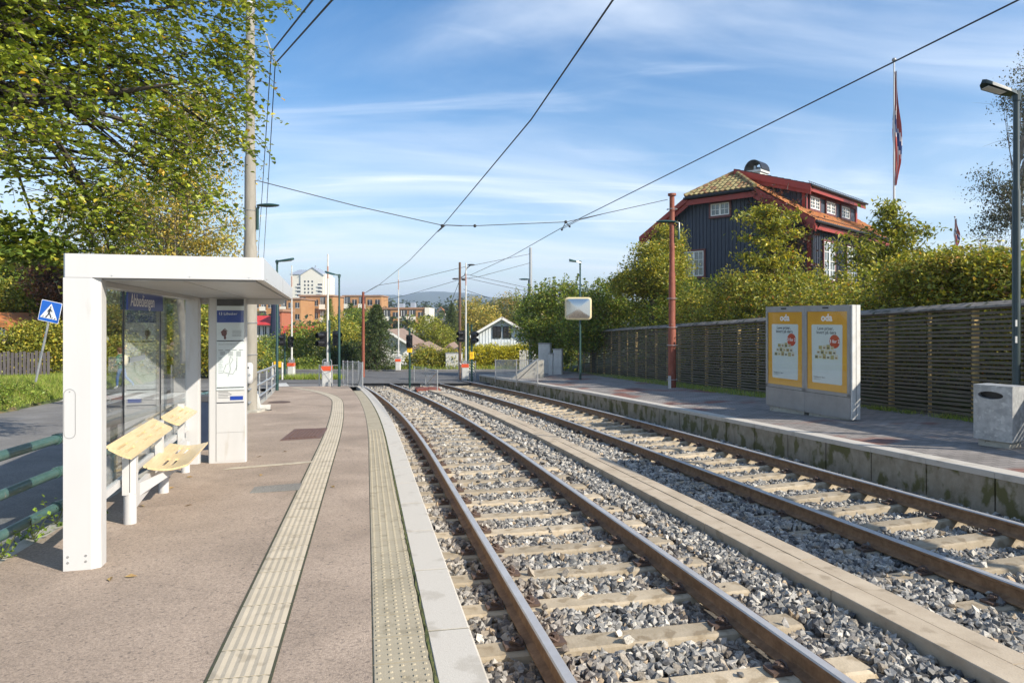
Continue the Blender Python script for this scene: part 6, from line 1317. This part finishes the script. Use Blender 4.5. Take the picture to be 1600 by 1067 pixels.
def cherry(label,px,Yd,pbase,tips,nb_,pal,leaf=.15,spread=.2):
    b=at(px,Yd,pbase); t=thing('young_cherry_tree',label,'tree',tuple(b)); mb=MB(); P=[]; out=[]
    topz=min(p[1] for p in tips); tp=at(px,Yd,topz)-b; mb.tube([(0,0,-.3),tp*.5+Vector((.1,0,0)),tp],[.10,.07,.02],8)
    for (qx,qy,dy) in tips:
        e=at(qx,Yd+dy,qy)-b; s=Vector((tp.x*.5,0,max(.2,e.z-abs(e.x)*.35-.3))); s.z=min(s.z,tp.z); c=s.lerp(e,.5)+Vector((0,0,.18)); mb.tube([s,c,e],[.045,.03,.008],5,caps=False)
        n_=nb_; u=rng.random(n_)**.7; u=u[:,None]; A_=np.array(s);B_=np.array(c);C_=np.array(e)
        pts=(1-u)**2*A_+2*u*(1-u)*B_+u*u*C_; P.append(pts+rng.normal(size=(n_,3))*[spread,spread,spread*.55]-[0,0,.08])
    leaves('crown',np.concatenate(P),leaf,pal,t,up=.5,droop=1.6,asp=.42); mb.build('trunk',M['bark'],t,smooth=True)
cherry('young cherry tree with drooping layered leaves in front of the dark blue gable',1205,24,470,[(1158,335,0),(1180,328,.5),(1240,330,0),(1225,345,-.5),(1160,365,.3),(1250,358,.2),(1158,395,.2),(1175,400,-.5),(1235,390,0),(1255,400,.4),(1190,425,0),(1230,430,-.4),(1170,430,.5),(1265,430,0),(1200,322,0),(1215,405,-.6),(1200,375,-.5),(1195,350,.3)],300,PGY)
cherry('spreading cherry tree in front of the long side of the dark blue house',1395,21,470,[(1300,375,0),(1325,365,.4),(1350,380,-.3),(1388,318,0),(1405,345,.3),(1425,352,0),(1455,355,-.2),(1370,352,.2),(1440,385,.3),(1470,395,0),(1340,400,-.4),(1310,400,.3),(1400,390,-.4),(1500,385,0),(1380,330,.1),(1360,420,0),(1430,420,0),(1420,370,-.5)],300,PGY[:3]+[(.14,.16,.03,2)])
tree('vine_covered_tree','dense yellow green leafy tree left of and behind the rusty mast','tree',tuple(at(1020,31,560)),[blob(1015,405,31,24,28,1.1),blob(1042,375,32,16,22,.8),blob(1000,440,31,32,26,1.2),blob(1040,430,30,34,34,1.3),blob(975,445,32,20,16,.8),blob(1052,400,31,14,30,.7)],520,62,.26,.10,PGY,.15,nb=30,shell=.35,twigs=2)
tree('leafy_bush','autumn tinted bush behind the hedge at the right, left of the right street lamp','shrub',tuple(at(1540,15,520)),[blob(1500,425,15,60,30,1),blob(1570,430,14,50,34,1),blob(1440,430,16,50,24,1)],420,60,.2,.08,PGY+[(.3,.2,.04,2)],.08,nb=24,twigs=2)
tree('weeping_birch','dark weeping birch at the right edge behind the green street lamp','tree',tuple(at(1585,34,470)),[blob(1590,150,34,20,40,1.2),blob(1605,215,34,22,26,1.0),blob(1560,290,34,30,28,1.3),blob(1590,330,34,40,40,1.5),blob(1555,350,34,24,30,1),blob(1632,200,34,26,120,2)],250,60,.34,.10,[(.07,.07,.04,5),(.10,.10,.05,3),(.05,.05,.03,2)],.18,'barkl',60,shell=.15,up=.0,droop=1.6,twigs=3)
# bare shrub
b=at(1545,22,450); t=thing('bare_shrub','leafless grey branching shrub left of the weeping birch','shrub',tuple(b)); mb=MB()
def br(p,d,l,r,k):
    q=p+d*l; mb.tube([p,p.lerp(q,.5)+Vector((random.gauss(0,.03),random.gauss(0,.03),.02))*l,q],[r,r*.8,r*.6],4,caps=False)
    if k>0:
        for _ in range(3): br(p.lerp(q,random.uniform(.5,1)),(d+Vector((random.gauss(0,.45),random.gauss(0,.4),random.gauss(.1,.25)))).normalized(),l*random.uniform(.55,.8),r*.55,k-1)
for i in range(5): br(Vector((i*.08-.2,0,-.2)),Vector((random.uniform(-.5,.45),random.gauss(0,.2),1)).normalized(),.95,.022,3)
mb.build('branches',M['barkl'],t)
P,_,_=clumps([(lambda q:(q[0],q[1],gz(q[0],q[1])+.05,.5,.7,.16))(Tn(random.uniform(11,24),-10.9-random.random()*3.5)) for _ in range(60)],420,40,.12,.2)
props(leaves('weeds',P,.07,[(.20,.28,.04,5),(.28,.33,.06,3),(.10,.15,.03,2),(.36,.30,.10,1)],None,up=.8),'low leafy weeds spreading over the grass bank left of the road','weeds',kind='stuff')
# weeds at kerb
def weed(label,px,py,h,n_,s):
    b=gr(px,py,.0); t=thing('weed',label,'weed',tuple(b)); P=rng.normal(size=(n_,3))*[s,s,s*.8]+[0,0,s*1.2]; P[:,2]=np.abs(P[:,2]); leaves('leaves',P,.045,[(.2,.28,.04,3),(.12,.18,.03,2)],t); mb=MB(); [mb.tube([(0,0,0),tuple(P[i])],.0025,4) for i in range(0,n_,3)]; mb.build('stems',M['moss'],t)
weed('small green weed at the foot of the shelter front post',158,812,.1,26,.04)
weed('leafy weed growing from the road kerb under the green railing',52,842,.1,40,.07)
weed('taller weed on the kerb left of the shelter front post',88,818,.1,34,.08)
weed('yellow green weed at the bottom left beside the railing',3,872,.1,40,.07)
weed('dry pale weed growing at the foot of the timetable panel',362,717,.1,50,.09)
for i,(px,py) in enumerate(((296,745),(268,762),(222,790),(295,789),(172,904),(204,900),(408,742),(446,705),(405,713),(520,760))):
    b=gr(px,py,.008); o=MB(); o.v=[(-.04,0,0),(0,.018,.012),(.045,0,0),(0,-.018,.002)]; o.f=[(0,1,2,3)]; o.m=[0]; q=o.build('fallen_leaf',M['leafdry'] if 'leafdry' in M else M.setdefault('leafdry',mat('dry_leaf',(.22,.12,.05),.8,(.4,.3,.1),20))); q.location=b; q.rotation_euler=(0,0,i*1.3); props(q,'dry fallen leaf lying on the reddish platform asphalt','leaf','dry leaves on the left platform')
# far woods and hills
def wood(name,label,rows,pal,size,per):
    P=[]
    for (xa,xb,Yw,pt_a,amp) in rows:
        n_=int((xb-xa)/ (size*3.0)); 
        for i in range(n_):
            x=xa+(xb-xa)*i/n_; px=800+x/Yw*F; top=CZ+(498-(pt_a+amp*math.sin(px*.05)+amp*.6*math.sin(px*.13+1)))/F*Yw; r=size*random.uniform(1.2,2.2); k=per
            for lev in range(4):
                c=np.array([x+random.gauss(0,size),Yw+random.uniform(-6,6),top-r*(1+1.5*lev)+random.uniform(-.5,.8)*size]); P.append(c+rng.normal(size=(k,3))*r*.55)
    o=leaves(name,np.concatenate(P),size,pal,None,up=.8,asp=.9); props(o,label,'woodland',kind='stuff')
wood('far_woodland','mass of green trees filling the valley below the hills',[(-260,120,330,481,3),(-330,160,430,474,3),(-420,220,560,470,2)],[(.05,.075,.025,5),(.08,.10,.03,3),(.03,.05,.02,3),(.14,.12,.04,1)],2.2,34)
wood('valley_woodland','mixed trees between the houses in the valley',[(-60,25,140,505,4),(-85,30,185,497,4),(-110,40,240,488,3)],[(.06,.09,.022,5),(.10,.12,.03,3),(.035,.055,.018,3),(.18,.15,.04,1)],1.2,34)
def hill(name,Yh,prof,col):
    prof=[(px,498-(498-py)) for px,py in prof]; vs=[];fs=[]; n=len(prof)
    xs=np.linspace(prof[0][0],prof[-1][0],260); ys_h=np.interp(xs,[p[0] for p in prof],[p[1] for p in prof]); K=14
    for i,(px,py) in enumerate(zip(xs,ys_h)):
        topz=(498-py)/F*Yh+CZ
        for j in range(K):
            u=j/(K-1); y=Yh-1300+1300*u; z=-14+(topz+14)*(math.sin(u*math.pi/2)**1.2)+ (5*math.sin(px*.11+u*9)+3*math.sin(px*.37+u*17))*math.sin(u*math.pi)
            vs.append(((px-800)/F*y*(Yh/y)**.15,y,z+random.uniform(-2,2)*(1 if u>.2 else 0)))
    for i in range(259):
        for j in range(K-1): fs.append((i*K+j,(i+1)*K+j,(i+1)*K+j+1,i*K+j+1))
    mb=MB(); mb.v=vs; mb.f=fs; mb.m=[0]*len(fs); o=mb.build(name,col,smooth=True); o['kind']='structure'
forest=mat('forest_hillside',(.028,.045,.020),.95,(.05,.07,.03),.02,detail=8)
hill('hills',3600,[(-200,474),(200,472),(420,470),(560,463),(600,461),(636,463),(650,458),(665,456.5),(720,458),(745,462),(780,466),(830,470),(1000,474),(1800,480)],forest)
# ================================================================ OFF FRAME PLATFORM CANOPY (its shadow falls on the tracks)
t=thing('platform_canopy','flat white canopy on posts on the right platform, just outside the view','shelter',(7.9,5.5,-.1))
KZ=3.3; tl_,tr_=Vector((7.0,8.4,KZ)),Vector((8.3,2.9,KZ)); nn_=Vector((.973,.23,0))*1.35
mb=MB(); mb.poly([tl_,tr_,tr_+nn_,tl_+nn_],(0,0,.12)); mb.build('roof',M['white'],t,world=True)
for q in (tl_+nn_*.9,tr_+nn_*.9): mb=MB(); mb.tube([q,(q.x,q.y,-.3)],.06,8); mb.build('post',M['white'],t,world=True)
# ================================================================ HAZE, SKY, SUN, CAMERA
m=bpy.data.materials.new('haze'); m.use_nodes=True; nt=m.node_tree; nt.nodes.remove(nt.nodes['Principled BSDF']); v=nt.nodes.new('ShaderNodeVolumePrincipled')
v.inputs['Color'].default_value=(.68,.82,1,1); v.inputs['Density'].default_value=HAZE; v.inputs['Anisotropy'].default_value=.2; nt.links.new(v.outputs[0],nt.nodes['Material Output'].inputs['Volume'])
if HAZE>0:
    mb=MB(); mb.box(-5600,5600,-80,5600,-1300*0-20,190); o=mb.build('haze',m); o['kind']='stuff'
w=bpy.data.worlds.new('World'); scene.world=w; w.use_nodes=True; nt=w.node_tree; N=nt.nodes; L=nt.links
bgn=N['Background']; sky=N.new('ShaderNodeTexSky'); sky.sky_type='NISHITA'; sky.sun_disc=False
el=math.asin(SUN.z); az=math.atan2(SUN.x,SUN.y); sky.sun_elevation=el; sky.sun_rotation=az; sky.air_density=1.0; sky.dust_density=.6; sky.ozone_density=2.2; sky.altitude=100
tc=N.new('ShaderNodeTexCoord'); sp=N.new('ShaderNodeSeparateXYZ'); L.new(tc.outputs['Generated'],sp.inputs[0])
def mth(op,a,b=None,c=None):
    n=N.new('ShaderNodeMath'); n.operation=op
    for i,q in enumerate((a,b,c)):
        if q is None: continue
        if isinstance(q,(int,float)): n.inputs[i].default_value=q
        else: L.new(q,n.inputs[i])
    return n.outputs[0]
zc=mth('ADD',mth('MAXIMUM',sp.outputs['Z'],0.0),.12); u_=mth('DIVIDE',sp.outputs['X'],zc); v_=mth('DIVIDE',sp.outputs['Y'],zc)
cb=N.new('ShaderNodeCombineXYZ'); L.new(u_,cb.inputs[0]); L.new(v_,cb.inputs[1])
def cloud(rot,scl,nscale,lo,hi,detail=7,dist=.6):
    mp=N.new('ShaderNodeMapping'); mp.inputs['Rotation'].default_value=(0,0,rot); mp.inputs['Scale'].default_value=scl; L.new(cb.outputs[0],mp.inputs['Vector'])
    n=N.new('ShaderNodeTexNoise'); n.inputs['Scale'].default_value=nscale; n.inputs['Detail'].default_value=detail; n.inputs['Roughness'].default_value=.55; n.inputs['Distortion'].default_value=dist; L.new(mp.outputs[0],n.inputs['Vector'])
    r=N.new('ShaderNodeMapRange'); r.interpolation_type='SMOOTHSTEP'; r.inputs[1].default_value=lo; r.inputs[2].default_value=hi; L.new(n.outputs['Fac'],r.inputs[0]); return r.outputs[0]
c1_=cloud(-.95,(.5,1.05,1),.8,.34,.80,9,1.0); c2_=cloud(-.75,(.28,1.3,1),1.9,.50,.84,10,1.6)
cl=mth('MINIMUM',mth('ADD',mth('MULTIPLY',c1_,.72),mth('MULTIPLY',c2_,.45)),.8)
hz=mth('POWER',mth('SUBTRACT',1.0,mth('MINIMUM',mth('MAXIMUM',sp.outputs['Z'],0.0),1.0)),7.0)
fac=mth('MINIMUM',mth('ADD',cl,mth('MULTIPLY',hz,.62)),.92)
mx=N.new('ShaderNodeMix'); mx.data_type='RGBA'; L.new(fac,mx.inputs[0]); hs_=N.new('ShaderNodeHueSaturation'); hs_.inputs['Saturation'].default_value=1.38; L.new(sky.outputs[0],hs_.inputs['Color']); L.new(hs_.outputs[0],mx.inputs[6]); mx.inputs[7].default_value=(6.6,7.1,7.7,1)
L.new(mx.outputs[2],bgn.inputs['Color']); bgn.inputs['Strength'].default_value=.115
sl_=bpy.data.lights.new('sun','SUN'); sl_.energy=5.0; sl_.angle=math.radians(.5); sl_.color=(1,.915,.79); so=bpy.data.objects.new('sun',sl_); COL.objects.link(so); so.rotation_euler=SUN.to_track_quat('Z','Y').to_euler()
cam=bpy.data.cameras.new('camera'); cam.sensor_width=36; cam.lens=F/1600*36; cam.shift_y=-35.5/1600; cam.clip_end=9000; cam.clip_start=.05
co=bpy.data.objects.new('camera',cam); COL.objects.link(co); co.location=(0,0,CZ); co.rotation_euler=(math.pi/2,0,0); scene.camera=co
scene.view_settings.view_transform='Standard'; scene.view_settings.look='None'; scene.view_settings.exposure=EXPO; scene.view_settings.gamma=1
scene.render.engine='CYCLES'; scene.cycles.transparent_max_bounces=24; scene.cycles.max_bounces=8
